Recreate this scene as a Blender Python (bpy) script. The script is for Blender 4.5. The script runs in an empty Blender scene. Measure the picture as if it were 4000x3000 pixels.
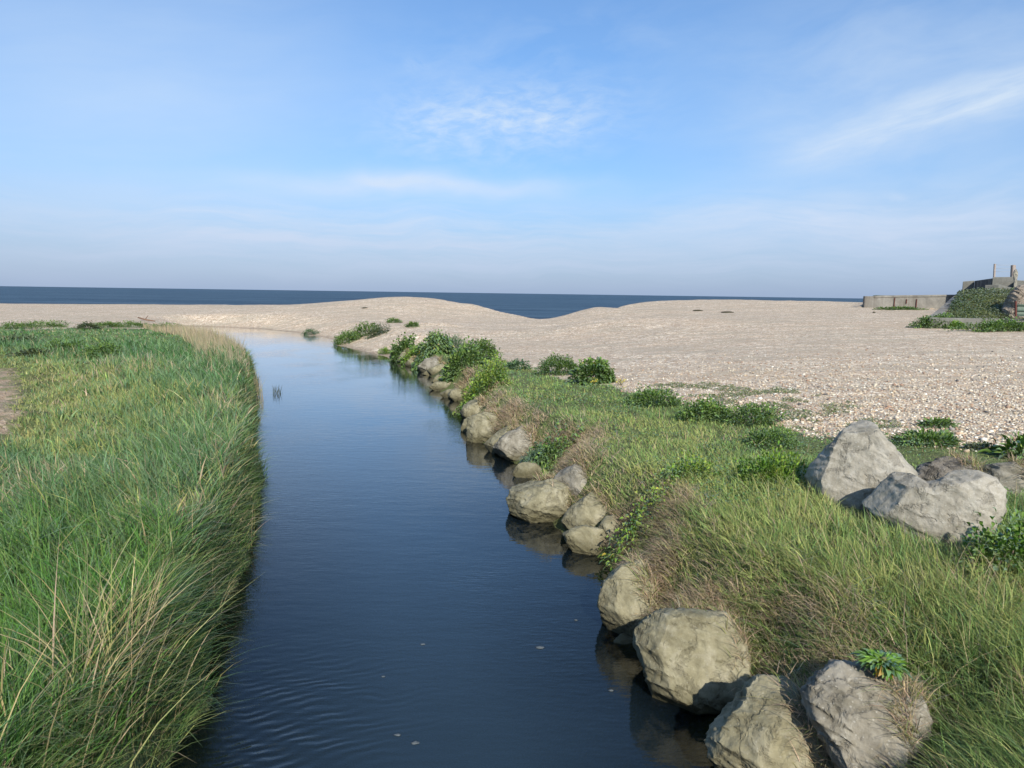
import bpy, math, random
import numpy as np
from mathutils import Vector, Matrix

rng = np.random.default_rng(7)
random.seed(7)
SC = bpy.context.scene
COL = SC.collection

# ------------------------------------------------------------------ camera
CH = 3.2                       # camera height above the stream
PITCH = math.radians(7.47)
ROLL = math.radians(0.82)
FD, CX, CY = 1493.0, 1106.0, 829.5      # focal length / centre on a 2212 x 1659 grid
r0 = np.array([1.0, 0, 0]); u0 = np.array([0, math.sin(PITCH), math.cos(PITCH)])
FW = np.array([0, math.cos(PITCH), -math.sin(PITCH)])
RT = r0 * math.cos(ROLL) + u0 * math.sin(ROLL)
UP = -r0 * math.sin(ROLL) + u0 * math.cos(ROLL)
CAM = np.array([0, 0, CH])
cd = bpy.data.cameras.new("camera"); cam = bpy.data.objects.new("camera", cd); COL.objects.link(cam)
cd.sensor_width = 36; cd.lens = 36 * FD / 2212; cd.clip_start = 0.05; cd.clip_end = 60000
m = Matrix(((RT[0], UP[0], -FW[0], 0), (RT[1], UP[1], -FW[1], 0), (RT[2], UP[2], -FW[2], CH), (0, 0, 0, 1)))
cam.matrix_world = m
SC.camera = cam

SUN_EL, SUN_AZ = math.radians(34), math.radians(167)     # azimuth clockwise from +Y (behind, to the right)
sd = Vector((math.sin(SUN_AZ) * math.cos(SUN_EL), math.cos(SUN_AZ) * math.cos(SUN_EL), math.sin(SUN_EL)))
ld = bpy.data.lights.new("sun", 'SUN'); sun = bpy.data.objects.new("sun", ld); COL.objects.link(sun)
ld.energy = 3.3; ld.angle = math.radians(0.6); ld.color = (1.0, 0.93, 0.82)
sun.rotation_euler = sd.to_track_quat('Z', 'Y').to_euler()
SC.view_settings.view_transform = 'Standard'; SC.view_settings.look = 'None'
SC.view_settings.exposure = 0.85; SC.view_settings.gamma = 1
try:
    SC.cycles.max_bounces = 8; SC.cycles.transparent_max_bounces = 8; SC.cycles.use_denoising = True
    SC.cycles.caustics_reflective = False; SC.cycles.caustics_refractive = False
except Exception: pass


def ray(px, py):
    d = FW * FD + RT * (px - CX) + UP * (CY - py)
    return d / np.linalg.norm(d)
def W(px, py, z=0.0):
    d = ray(px, py); t = (z - CH) / d[2]
    return CAM + d * t
def atY(px, py, Y):
    d = ray(px, py); return CAM + d * (Y / d[1])

# ------------------------------------------------------------------ world
class NT:
    def __init__(s, t): s.t = t; s.n = t.nodes; s.l = t.links
    def add(s, typ, **k):
        n = s.n.new(typ)
        ins = k.pop('ins', {})
        for a, v in k.items(): setattr(n, a, v)
        for a, v in ins.items():
            if isinstance(v, bpy.types.NodeSocket): s.l.new(v, n.inputs[a])
            else: n.inputs[a].default_value = v
        return n
    def math(s, op, a, b=0.0, c=None, clamp=False):
        n = s.n.new('ShaderNodeMath'); n.operation = op; n.use_clamp = clamp
        for i, v in enumerate((a, b) if c is None else (a, b, c)):
            if isinstance(v, bpy.types.NodeSocket): s.l.new(v, n.inputs[i])
            else: n.inputs[i].default_value = v
        return n.outputs[0]
    def mix(s, f, a, b, typ='MIX'):
        n = s.n.new('ShaderNodeMix'); n.data_type = 'RGBA'; n.blend_type = typ
        for i, v in ((0, f), (6, a), (7, b)):
            if isinstance(v, bpy.types.NodeSocket): s.l.new(v, n.inputs[i])
            else: n.inputs[i].default_value = v if not isinstance(v, tuple) else (*v, 1) if len(v) == 3 else v
        return n.outputs[2]
    def ramp(s, f, stops, interp='LINEAR'):
        n = s.n.new('ShaderNodeValToRGB'); s.l.new(f, n.inputs[0]); r = n.color_ramp; r.interpolation = interp
        while len(r.elements) < len(stops): r.elements.new(0.5)
        for e, (p, c) in zip(r.elements, stops):
            e.position = p; e.color = (*c, 1) if not isinstance(c, float) else (c, c, c, 1)
        return n.outputs[0]
    def noise(s, vec, scale, detail=4, rough=0.5, dist=0.0, out=0):
        n = s.n.new('ShaderNodeTexNoise'); s.l.new(vec, n.inputs['Vector'])
        n.inputs['Scale'].default_value = scale; n.inputs['Detail'].default_value = detail
        n.inputs['Roughness'].default_value = rough; n.inputs['Distortion'].default_value = dist
        return n.outputs[out]
    def mapping(s, vec, scale=(1, 1, 1), rot=(0, 0, 0), loc=(0, 0, 0)):
        n = s.n.new('ShaderNodeMapping'); s.l.new(vec, n.inputs[0])
        n.inputs['Scale'].default_value = scale; n.inputs['Rotation'].default_value = rot; n.inputs['Location'].default_value = loc
        return n.outputs[0]

wd = bpy.data.worlds.new("World"); SC.world = wd; wd.use_nodes = True
T = NT(wd.node_tree); T.n.clear()
sky = T.add('ShaderNodeTexSky', sky_type='NISHITA', sun_disc=False, sun_elevation=SUN_EL, sun_rotation=SUN_AZ,
            altitude=0, air_density=1.0, dust_density=0.6, ozone_density=1.5)
tc = T.add('ShaderNodeTexCoord').outputs['Generated']
sep = T.add('ShaderNodeSeparateXYZ', ins={0: tc})
az = T.math('ARCTAN2', sep.outputs[0], sep.outputs[1]); el = T.math('ARCSINE', sep.outputs[2])
vec = T.add('ShaderNodeCombineXYZ', ins={0: az, 1: el, 2: 0.0}).outputs[0]
def azel(px, py):
    d = ray(px, py); return math.atan2(d[0], d[1]), math.asin(d[2])
def blob(px0, py0, px1, py1, wid, soft=1.0):
    """soft elongated window from direction 0 to direction 1, half-width wid (radians)"""
    a0, e0 = azel(px0, py0); a1, e1 = azel(px1, py1)
    L = math.hypot(a1 - a0, e1 - e0); cxx, cyy = (a0 + a1) / 2, (e0 + e1) / 2; ang = math.atan2(e1 - e0, a1 - a0)
    v = T.mapping(T.add('ShaderNodeVectorMath', operation='SUBTRACT', ins={0: warp, 1: (cxx, cyy, 0)}).outputs[0], rot=(0, 0, -ang))
    s = T.add('ShaderNodeSeparateXYZ', ins={0: v})
    x = T.math('DIVIDE', s.outputs[0], L / 2); y = T.math('DIVIDE', s.outputs[1], wid)
    r2 = T.math('ADD', T.math('POWER', T.math('ABSOLUTE', x), 2.6), T.math('POWER', T.math('ABSOLUTE', y), 2.0))
    return T.math('POWER', 2.718, T.math('MULTIPLY', r2, -1.6 * soft)), v
nz = T.add('ShaderNodeTexNoise', ins={'Vector': vec, 'Scale': 5.0, 'Detail': 3.0}).outputs['Color']
warp = T.add('ShaderNodeVectorMath', operation='ADD', ins={0: vec, 1: T.add('ShaderNodeVectorMath', operation='SCALE', ins={0: T.add('ShaderNodeVectorMath', operation='SUBTRACT', ins={0: nz, 1: (.5, .5, .5)}).outputs[0], 'Scale': 0.06}).outputs[0]}).outputs[0]
clouds = []
def cloud(p, wid, amt, scale, stretch, rough=.6, lo=.42, hi=.75, soft=1.0, base=0.0):
    b, v = blob(*p, wid, soft)
    n = T.noise(T.mapping(v, scale=(1, stretch, 1), loc=(len(clouds) * 3.1, 1.7 * len(clouds), 0)), scale, 5, rough, .3)
    n = T.math('MULTIPLY_ADD', n, 1 / (hi - lo), -lo / (hi - lo), clamp=True)
    n = T.math('MULTIPLY_ADD', n, 1 - base, base)
    clouds.append(T.math('MULTIPLY', T.math('MULTIPLY', b, n), min(amt * 1.25, .8)))
cloud((760, 280, 1400, 235), .066, .62, 26, 2.6, .62, .38, .72, 1.2, .25)   # rippled patch
cloud((1640, 345, 2480, 120), .036, .80, 8, 5.0, .6, .34, .66, 1.0, .30)   # bright streak right
cloud((1400, 270, 2600, 40), .17, .38, 5, 3.0, .6, .30, .75, 1.0, .3)
cloud((480, 384, 1320, 404), .018, .64, 9, 3.5, .5, .25, .65, 1.0, .45)     # long flat wisp
cloud((1430, 505, 2500, 425), .05, .58, 8, 5.0, .6, .30, .70, .8, .3)       # low band right
cloud((-200, 470, 1500, 505), .045, .62, 6, 9.0, .62, .36, .66, .7, .2)
cloud((300, 545, 2300, 560), .028, .40, 5, 12.0, .62, .34, .66, .6, .15)
cloud((1300, 470, 2500, 500), .03, .42, 7, 10.0, .62, .36, .66, .7, .1)
cloud((-500, 300, 760, 330), .20, .30, 3, 5.0, .55, .25, .75, .7, .4)        # left veil
cloud((-300, 60, 900, 90), .15, .20, 3, 4.0, .6, .3, .8, .7, .3)
cloud((860, 130, 930, 150), .012, .28, 14, 2.5)
cloud((1160, 125, 1240, 140), .016, .2, 14, 2.5)
cloud((1900, 408, 1960, 412), .006, .35, 14, 2.0, base=.4)
cloud((700, 130, 1600, 60), .07, .16, 7, 3.0, .6)
cs = clouds[0]
for c in clouds[1:]: cs = T.math('ADD', T.math('MULTIPLY', cs, T.math('SUBTRACT', 1.0, c)), c)
# broad veil all round the sky
veil = T.noise(T.mapping(vec, scale=(1, 4, 1)), 2.2, 4, .55)
veil = T.math('MULTIPLY', T.math('MULTIPLY_ADD', veil, 2.2, -.75, clamp=True), .05)
cs = T.math('MAXIMUM', cs, veil)
tint = T.ramp(el, [(0.0, (.50, .60, .78)), (.06, (.50, .64, .84)), (.16, (.46, .70, .93)), (.32, (.52, .77, .99)), (.7, (.80, .95, 1.1))])
base = T.mix(1.0, sky.outputs[0], tint, 'MULTIPLY')
lum = 4.9
hz = T.ramp(el, [(0.0, .80), (.05, .66), (.14, .34), (.30, 0.15), (.6, 0.0)])
base = T.mix(hz, base, (lum * .36, lum * .48, lum * .74))
ccol = T.ramp(el, [(0.0, (.56, .66, .86)), (.10, (.76, .86, 1.02)), (.22, (.84, .95, 1.04)), (.5, (.80, .93, 1.02))])
ccol = T.mix(1.0, ccol, (lum * 1.02, lum * 1.02, lum * 1.04), 'MULTIPLY')
final = T.mix(cs, base, ccol)
bg = T.add('ShaderNodeBackground', ins={0: final, 1: 0.10})
T.l.new(bg.outputs[0], T.add('ShaderNodeOutputWorld').inputs[0])

# ------------------------------------------------------------------ numpy noise
def hash2(ix, iy, seed=0):
    h = (ix.astype(np.int64) * 374761393 + iy.astype(np.int64) * 668265263 + seed * 1442695041) & 0xFFFFFFFF
    h = ((h ^ (h >> 13)) * 1274126177) & 0xFFFFFFFF
    return ((h ^ (h >> 16)) & 0xFFFFFF) / float(0xFFFFFF)
def vnoise(x, y, seed=0):
    x = np.asarray(x, float); y = np.asarray(y, float)
    ix, iy = np.floor(x), np.floor(y); fx, fy = x - ix, y - iy
    fx = fx * fx * (3 - 2 * fx); fy = fy * fy * (3 - 2 * fy)
    a = hash2(ix, iy, seed); b = hash2(ix + 1, iy, seed); c = hash2(ix, iy + 1, seed); d = hash2(ix + 1, iy + 1, seed)
    return (a * (1 - fx) + b * fx) * (1 - fy) + (c * (1 - fx) + d * fx) * fy
def fbm(x, y, seed=0, o=4):
    s = 0; a = .5; t = 0
    for i in range(o):
        s = s + a * vnoise(x * 2 ** i, y * 2 ** i, seed + i); t += a; a *= .5
    return s / t
def fbm3(P, seed=0, o=4):
    return (fbm(P[:, 0] + 3.3 * P[:, 2], P[:, 1] - 1.7 * P[:, 2], seed, o) + fbm(P[:, 1] + 2.1 * P[:, 0], P[:, 2] + .7 * P[:, 1], seed + 9, o) + fbm(P[:, 2] - 1.9 * P[:, 1], P[:, 0] + 1.3 * P[:, 2], seed + 19, o)) / 3
def sstep(a, b, x):
    t = np.clip((x - a) / (b - a), 0, 1); return t * t * (3 - 2 * t)
def poly_sd(X, Y, poly):
    """signed distance to polygon: negative inside"""
    X = np.asarray(X, float); Y = np.asarray(Y, float)
    d = np.full(X.shape, 1e18); ins = np.zeros(X.shape, bool); n = len(poly)
    for i in range(n):
        x0, y0 = poly[i]; x1, y1 = poly[(i + 1) % n]
        ex, ey = x1 - x0, y1 - y0
        t = np.clip(((X - x0) * ex + (Y - y0) * ey) / (ex * ex + ey * ey + 1e-12), 0, 1)
        d = np.minimum(d, (X - x0 - t * ex) ** 2 + (Y - y0 - t * ey) ** 2)
        c = ((y0 > Y) != (y1 > Y)) & (X < (x1 - x0) * (Y - y0) / (y1 - y0 + 1e-12) + x0)
        ins ^= c
    return np.where(ins, -np.sqrt(d), np.sqrt(d))

# ------------------------------------------------------------------ terrain
def w2(px, py, z=0.0): return tuple(W(px, py, z)[:2])
right_shore = [(1.45, -14), (1.45, 0), (1.40, 3.2)] + [w2(*p) for p in
    [(1590, 1640), (1530, 1520), (1400, 1440), (1340, 1330), (1305, 1215), (1215, 1150), (1140, 1095), (1190, 1032),
     (1120, 1005), (1045, 965), (1003, 925), (1000, 878), (975, 855), (935, 838), (935, 815), (905, 800), (870, 785),
     (846, 777), (825, 768), (765, 755), (718, 745), (722, 737), (697, 729), (640, 719), (560, 711), (480, 707), (410, 705)]]
left_shore = [w2(385, 713), w2(392, 728), w2(430, 749), w2(478, 765), w2(518, 790), w2(543, 820), w2(556, 858)] + \
    [(-6.6, 17.6), (-4.95, 13), (-3.55, 9.5), (-3.05, 7.8), (-2.85, 6.6), (-2.6, 5.6), (-2.4, 4.9), (-2.2, 3.5), (-2.2, 0), (-2.2, -14)]
RIVER = right_shore + left_shore

pts = [(2.2, 2, .9), (2.2, -10, 1.0), (8, -10, 1.2), (30, -10, 1.6), (-5, -10, 1.0), (-30, -10, 1.2), (2.4, 5, .92), (2.6, 7, .95), (5, 7, 1.0), (3, 10, .92), (1.6, 12, .85), (5, 12, .98),
       (1, 20, .8), (0, 30, .7), (5, 20, 1.05), (10, 12, 1.08), (10, 20, 1.35), (20, 20, 1.55), (22, 10, 1.5), (20, 31, 1.85),
       (30, 31, 2.05), (12, 32, 1.6), (0, 38, .8), (5, 45, 1.05), (2, 52, 1.0), (-3, 5, .75), (-5, 5, .9), (-8, 8, .95), (-5.5, 11, .88),
       (-8, 14, .95), (-9, 20, .9), (-13, 14, .75), (-13, 22, .85), (-14, 30, .8), (-20, 38, .75), (-30, 38, .7),
       (-25, 25, .85), (-30, 50, .72), (-45, 60, .85), (-60, 40, .9), (-60, 20, 1), (35, 50, 2.5), (60, 40, 2.6), (60, 15, 2.4), (80, 72, 3)]
pts += [tuple(W(870, 706, 1.0)), tuple(W(760, 700, .9)), tuple(W(650, 700, .75)), tuple(W(500, 692, .7)), tuple(W(1000, 720, .95)), tuple(W(960, 706, 1.1)), tuple(W(1300, 690, 1.7))]
crest = [(-900, 640, 105), (-300, 650, 96), (0, 655, 92), (150, 656.5, 91), (300, 657, 90), (500, 658, 86), (600, 658, 83), (650, 657, 80), (720, 652, 76), (760, 648.5, 74), (800, 645, 72),
         (840, 641.5, 70), (875, 640.5, 70), (915, 642, 70), (950, 646, 69), (1000, 655, 68), (1020, 656.5, 67), (1060, 667, 66), (1110, 679, 64), (1145, 687, 62),
         (1160, 688.5, 62), (1185, 687.5, 62), (1200, 687.5, 61), (1232, 677, 61), (1262, 669, 60), (1290, 663, 60), (1303, 663.5, 60), (1322, 668, 61), (1345, 661, 63), (1400, 652, 66),
         (1470, 648, 68), (1520, 646.5, 70), (1620, 647.5, 71), (1700, 649.5, 72), (1780, 650.5, 73), (1860, 653, 74), (2000, 655, 76), (2300, 656, 78), (3200, 650, 85)]
cw = [atY(*c) for c in crest]
pts += [tuple(c) for c in cw] + [(29, 58, 2.3), (32, 57, 2.32), (35.5, 56.5, 2.35), (31, 50, 2.25)]
Pc = np.array(pts, float); n = len(Pc)
def tps_k(r2): return np.where(r2 > 1e-12, r2 * np.log(np.maximum(r2, 1e-12)), 0)
def anis(x, y): return x, y
K = np.zeros((n + 3, n + 3))
K[:n, :n] = tps_k((Pc[:, None, 0] - Pc[None, :, 0]) ** 2 + (Pc[:, None, 1] - Pc[None, :, 1]) ** 2) + np.eye(n) * 1e-3
K[:n, n] = 1; K[:n, n + 1] = Pc[:, 0]; K[:n, n + 2] = Pc[:, 1]; K[n:, :n] = K[:n, n:].T
sol = np.linalg.solve(K, np.concatenate([Pc[:, 2], [0, 0, 0]]))
def tps(X, Y):
    o = sol[n] + sol[n + 1] * X + sol[n + 2] * Y
    for i in range(n): o = o + sol[i] * tps_k((X - Pc[i, 0]) ** 2 + (Y - Pc[i, 1]) ** 2)
    return o
cxs = np.array([c[0] for c in cw]); cys = np.array([c[1] for c in cw]); od = np.argsort(cxs)
def crestY(X): return np.interp(X, cxs[od], cys[od])
bumps = [(W(815, 738, .5), 2.6, .9, .38), (W(925, 712, .9), 2.4, 1.2, .30), (W(1250, 705, 1.4), 6, 2, .12), (W(1880, 1570, .62), .55, .60, -.50)]
EMB = [(19.7, 32.7), (25.4, 40.2), (37.8, 59.6), (31.0, 61.4), (37.5, 72.5), (90, 75), (90, 30.5), (30, 31.2)]
def H(X, Y):
    X = np.asarray(X, float); Y = np.asarray(Y, float)
    Yc = crestY(X); Xq = np.clip(X, -70, 85)
    h = tps(Xq, np.clip(Y, -12, Yc))
    for c, sx, sy, a in bumps: h = h + a * np.exp(-((X - c[0]) / sx) ** 2 - ((Y - c[1]) / sy) ** 2)
    h = h + (fbm(X * .35, Y * .35, 3) - .5) * .10 + (fbm(X * 1.7, Y * 1.7, 5) - .5) * .05
    over = np.maximum(Y - Yc, 0)
    h = h - over * .13 - .1 * sstep(0, 6, over)
    h = np.maximum(h, -3 - 0 * X)
    de = -poly_sd(X, Y, EMB)
    et = 2.15 + 1.35 * sstep(.3, 5, Y - 33.0) + (fbm(X * .5, Y * .5, 8) - .5) * .2
    h = np.where(de > 0, h + (np.maximum(et, h) - h) * sstep(0, .5, de), h)
    s = poly_sd(X, Y, RIVER)
    left = X < np.interp(Y, [-14, 3.5, 9.5, 17.6, 30, 45, 70], [-.5, -.5, -1.4, -3.2, -9, -16, -40])
    wb = np.where(left, np.where(Y < 45, .30, 3.0), .95 + 2.6 * sstep(31, 36, Y))
    lb = left & (Y < 40); h = h + np.where(lb, (fbm(X * .75, Y * .75, 27, 3) - .42) * .50 * (1 - sstep(30, 38, Y)), 0)
    wig = s + (fbm(X * 1.3, Y * 1.3, 21) - .5) * .3 * np.minimum(wb, 1) + np.where(lb, (fbm(X * .9, Y * .9, 23, 3) - .5) * .45, 0)
    out = h * (1 - (1 - sstep(0, 1, wig / wb)))
    out = np.where(wig < wb, out, h)
    bed = -.75 * sstep(0, 1, -wig / np.where(left, .5, 1.3)) - .02
    return np.where(wig < 0, bed, out)
def hit(px, py, tmin=2, tmax=110):
    d = ray(px, py); t = np.geomspace(tmin, tmax, 1500); P = CAM + d * t[:, None]
    k = np.argmax(P[:, 2] < H(P[:, 0], P[:, 1])); return P[k]

# ------------------------------------------------------------------ mesh helpers
def new_mesh(name, V, loops, sizes, mat=None, smooth=True, colors=None):
    me = bpy.data.meshes.new(name)
    V = np.asarray(V, np.float32); loops = np.asarray(loops, np.int32).ravel(); sizes = np.asarray(sizes, np.int32)
    me.vertices.add(len(V)); me.vertices.foreach_set("co", V.ravel())
    me.loops.add(len(loops)); me.loops.foreach_set("vertex_index", loops)
    me.polygons.add(len(sizes)); st = np.zeros(len(sizes), np.int32); st[1:] = np.cumsum(sizes)[:-1]
    me.polygons.foreach_set("loop_start", st)
    try: me.polygons.foreach_set("loop_total", sizes)
    except Exception: pass
    if smooth: me.polygons.foreach_set("use_smooth", np.ones(len(sizes), bool))
    me.update(calc_edges=True); me.validate()
    if colors is not None:
        a = me.color_attributes.new("Col", 'FLOAT_COLOR', 'POINT')
        c = np.ones((len(V), 4), np.float32); c[:, :3] = colors
        a.data.foreach_set("color", c.ravel())
    if mat: me.materials.append(mat)
    return me
def obj(name, me, parent=None, loc=(0, 0, 0)):
    o = bpy.data.objects.new(name, me); COL.objects.link(o); o.location = loc
    if parent: o.parent = parent
    return o
def tag(o, label=None, cat=None, group=None, kind=None):
    if label: o['label'] = label
    if cat: o['category'] = cat
    if group: o['group'] = group
    if kind: o['kind'] = kind
    return o
def grid_mesh(name, xs, ys, zf, mat, colors=None):
    X, Y = np.meshgrid(xs, ys); Z = zf(X, Y)
    V = np.stack([X, Y, Z], -1).reshape(-1, 3); nx, ny = len(xs), len(ys)
    i = np.arange(nx * ny).reshape(ny, nx)
    q = np.stack([i[:-1, :-1], i[:-1, 1:], i[1:, 1:], i[1:, :-1]], -1).reshape(-1, 4)
    c = colors(X, Y, Z).reshape(-1, 3) if colors else None
    return new_mesh(name, V, q, np.full(len(q), 4), mat, True, c)

# ------------------------------------------------------------------ materials
def material(name):
    mt = bpy.data.materials.new(name); mt.use_nodes = True; t = NT(mt.node_tree); t.n.clear()
    out = t.add('ShaderNodeOutputMaterial')
    return mt, t, out
def pos(t): return t.add('ShaderNodeNewGeometry').outputs['Position']

def mat_ground():
    mt, t, out = material("ground_material")
    p = pos(t); col = t.add('ShaderNodeVertexColor', layer_name='Col').outputs[0]
    zs = t.add('ShaderNodeSeparateColor', ins={0: col})
    # shingle: individual pebbles
    pj = t.add('ShaderNodeVectorMath', operation='ADD', ins={0: p, 1: t.add('ShaderNodeVectorMath', operation='SCALE', ins={0: t.noise(p, 14, 2, out=1), 'Scale': .035}).outputs[0]}).outputs[0]
    v1 = t.add('ShaderNodeTexVoronoi', ins={'Vector': t.mapping(pj, scale=(1, 1.15, 1)), 'Scale': 24.0})
    v2 = t.add('ShaderNodeTexVoronoi', ins={'Vector': pj, 'Scale': 10.0})
    r1 = t.add('ShaderNodeSeparateColor', ins={0: v1.outputs['Color']}).outputs
    pal = t.ramp(r1[0], [(0, (.10, .09, .09)), (.07, (.24, .19, .16)), (.22, (.40, .29, .20)), (.42, (.47, .37, .27)), (.60, (.36, .24, .17)), (.70, (.52, .45, .37)), (.86, (.72, .66, .57)), (.97, (.82, .79, .73))])
    r2 = t.add('ShaderNodeSeparateColor', ins={0: v2.outputs['Color']}).outputs
    pal2 = t.ramp(r2[1], [(0, (.28, .22, .18)), (.4, (.46, .36, .27)), (.8, (.55, .48, .39)), (1, (.78, .73, .65))])
    big = t.math('GREATER_THAN', r2[2], .68)
    sh = t.mix(t.math('MULTIPLY', big, .8), pal, pal2)
    v3 = t.add('ShaderNodeTexVoronoi', ins={'Vector': pj, 'Scale': 4.2}); r3 = t.add('ShaderNodeSeparateColor', ins={0: v3.outputs['Color']}).outputs
    sh = t.mix(.55, sh, t.mix(1.0, sh, t.ramp(r3[0], [(0, (.62, .58, .55)), (.5, (1.0, .98, .95)), (1, (1.35, 1.32, 1.26))]), 'MULTIPLY'))
    tone = t.noise(t.mapping(p, scale=(.5, 1.1, 1)), .35, 5, .6)
    sh = t.mix(t.ramp(tone, [(.35, 0.0), (.7, 1.0)]), sh, t.mix(.5, sh, (.40, .30, .22)))
    tone2 = t.noise(t.mapping(p, scale=(.3, 2.2, 1), rot=(0, 0, .25)), .8, 4, .6)
    sh = t.mix(t.ramp(tone2, [(.46, 0.0), (.60, .6)]), sh, (.33, .285, .225))
    sh = t.mix(1.0, sh, (1.12, 1.12, 1.05), 'MULTIPLY')
    # wet band near the stream
    z = t.add('ShaderNodeSeparateXYZ', ins={0: p}).outputs[2]
    # soil below the turf
    so = t.noise(p, 9, 5, .65)
    soil = t.ramp(so, [(.3, (.035, .028, .018)), (.55, (.075, .062, .036)), (.75, (.12, .10, .055))])
    turf = t.ramp(t.noise(p, 30, 4, .7), [(.3, (.075, .10, .032)), (.6, (.145, .175, .058)), (.8, (.22, .215, .10))])
    soil = t.mix(t.ramp(t.noise(p, 1.1, 3), [(.35, .35), (.55, .95)]), soil, turf)
    path = t.mix(t.ramp(t.noise(p, 5, 4), [(.4, 0.0), (.6, .4)]), (.30, .22, .145), sh)
    path = t.mix(t.ramp(t.noise(p, 2.2, 4, .7), [(.50, 0.0), (.62, .8)]), path, turf)
    bed = t.ramp(t.noise(p, 5, 5, .7), [(.3, (.030, .031, .014)), (.6, (.075, .072, .034)), (.8, (.14, .125, .065))])
    e = t.noise(p, 3.5, 5, .7)
    def edge(s, k=1.1):
        return t.math('MULTIPLY_ADD', t.math('ADD', s, t.math('MULTIPLY_ADD', e, k, -.5 * k)), 5.0, -2.0, clamp=True)
    c = t.mix(edge(zs.outputs[0]), sh, soil)
    c = t.mix(edge(zs.outputs[1]), c, path)
    wet = t.math('MULTIPLY_ADD', t.math('ADD', z, t.math('MULTIPLY', e, .06)), -14.0, 1.6, clamp=True)
    c = t.mix(t.math('MULTIPLY', wet, .55), c, t.mix(1.0, c, (.45, .42, .38), 'MULTIPLY'))
    c = t.mix(zs.outputs[2], c, bed)
    hgt = t.math('ADD', t.math('MULTIPLY', v1.outputs['Distance'], -1.0), t.math('MULTIPLY', v2.outputs['Distance'], -.4))
    bump = t.add('ShaderNodeBump', ins={'Strength': .75, 'Distance': .035, 'Height': hgt})
    bs = t.add('ShaderNodeBsdfPrincipled', ins={'Base Color': c, 'Roughness': .8, 'Normal': bump.outputs[0], 'Specular IOR Level': .25})
    t.l.new(bs.outputs[0], out.inputs[0]); return mt

def mat_blade(name, trans=.35, gloss=.10):
    mt, t, out = material(name)
    col = t.add('ShaderNodeVertexColor', layer_name='Col').outputs[0]
    d = t.add('ShaderNodeBsdfDiffuse', ins={0: col}); tr = t.add('ShaderNodeBsdfTranslucent', ins={0: t.mix(1.0, col, (1.0, 1.05, .6), 'MULTIPLY')})
    m1 = t.add('ShaderNodeMixShader', ins={0: trans, 1: d.outputs[0], 2: tr.outputs[0]})
    g = t.add('ShaderNodeBsdfGlossy', ins={0: (.8, .85, .8, 1), 'Roughness': .5})
    fr = t.add('ShaderNodeFresnel', ins={0: 1.3})
    m2 = t.add('ShaderNodeMixShader', ins={0: t.math('MULTIPLY', fr.outputs[0], gloss * 6), 1: m1.outputs[0], 2: g.outputs[0]})
    t.l.new(m2.outputs[0], out.inputs[0]); return mt

def mat_rock(name, c1, c2, c3, lichen=(.44, .42, .35), lam=.3, moss=0.0, yellow=.15, bumpd=.02):
    mt, t, out = material(name)
    tcn = t.add('ShaderNodeTexCoord').outputs['Object']; p = pos(t)
    n1 = t.noise(tcn, 2.6, 6, .65, .4); n2 = t.noise(tcn, 22, 6, .7); n3 = t.noise(tcn, 7, 5, .75, .8)
    c = t.ramp(n1, [(.32, c1), (.5, c2), (.68, c3)])
    c = t.mix(t.ramp(n2, [(.35, 0.0), (.7, .75)]), c, t.mix(1.0, c, (.62, .60, .56), 'MULTIPLY'))
    c = t.mix(t.math('MULTIPLY', t.ramp(n3, [(.56, 0.0), (.66, 1.0)]), lam), c, lichen)
    sp = t.add('ShaderNodeTexVoronoi', ins={'Vector': tcn, 'Scale': 26.0})
    c = t.mix(t.math('MULTIPLY', t.math('LESS_THAN', sp.outputs['Distance'], .16), lam * .8), c, (.50, .49, .43))
    n4 = t.noise(tcn, 11, 4, .7)
    c = t.mix(t.math('MULTIPLY', t.ramp(n4, [(.62, 0.0), (.72, 1.0)]), yellow), c, (.34, .24, .07))
    z = t.add('ShaderNodeSeparateXYZ', ins={0: p}).outputs[2]
    # algae and damp line just above the water
    zz = t.math('ADD', z, t.math('MULTIPLY_ADD', n3, .14, -.07))
    alg = t.math('MULTIPLY_ADD', zz, -5.0, 1.35, clamp=True)
    c = t.mix(t.math('MULTIPLY', alg, .86), c, t.mix(n2, (.060, .056, .030), (.10, .088, .042)))
    if moss: c = t.mix(t.math('MULTIPLY', t.ramp(t.noise(tcn, 5, 5), [(.45, 0.0), (.6, 1.0)]), moss), c, (.085, .085, .03))
    w = t.add('ShaderNodeTexWave', wave_type='BANDS', bands_direction='DIAGONAL', ins={'Vector': tcn, 'Scale': 2.6, 'Distortion': 9.0, 'Detail': 4.0, 'Detail Scale': 1.6})
    cr = t.add('ShaderNodeTexVoronoi', feature='DISTANCE_TO_EDGE', ins={'Vector': t.add('ShaderNodeVectorMath', operation='ADD', ins={0: tcn, 1: t.add('ShaderNodeVectorMath', operation='SCALE', ins={0: t.noise(tcn, 4, 4, out=1), 'Scale': .5}).outputs[0]}).outputs[0], 'Scale': 1.5})
    crk = t.ramp(t.math('ADD', cr.outputs['Distance'], t.math('MULTIPLY_ADD', n3, .30, -.13)), [(0.0, 0.0), (.05, 1.0)])
    hgt = t.math('ADD', t.math('ADD', t.math('MULTIPLY', n2, .45), t.math('MULTIPLY', n3, .6)), t.math('ADD', t.math('MULTIPLY', w.outputs['Fac'], .35), t.math('MULTIPLY', crk, .5)))
    c = t.mix(t.math('MULTIPLY_ADD', crk, -.25, .25), c, (.05, .042, .03))
    b = t.add('ShaderNodeBump', ins={'Strength': .9, 'Distance': bumpd, 'Height': hgt})
    bs = t.add('ShaderNodeBsdfPrincipled', ins={'Base Color': c, 'Roughness': .85, 'Normal': b.outputs[0], 'Specular IOR Level': .3})
    t.l.new(bs.outputs[0], out.inputs[0]); return mt

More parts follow.
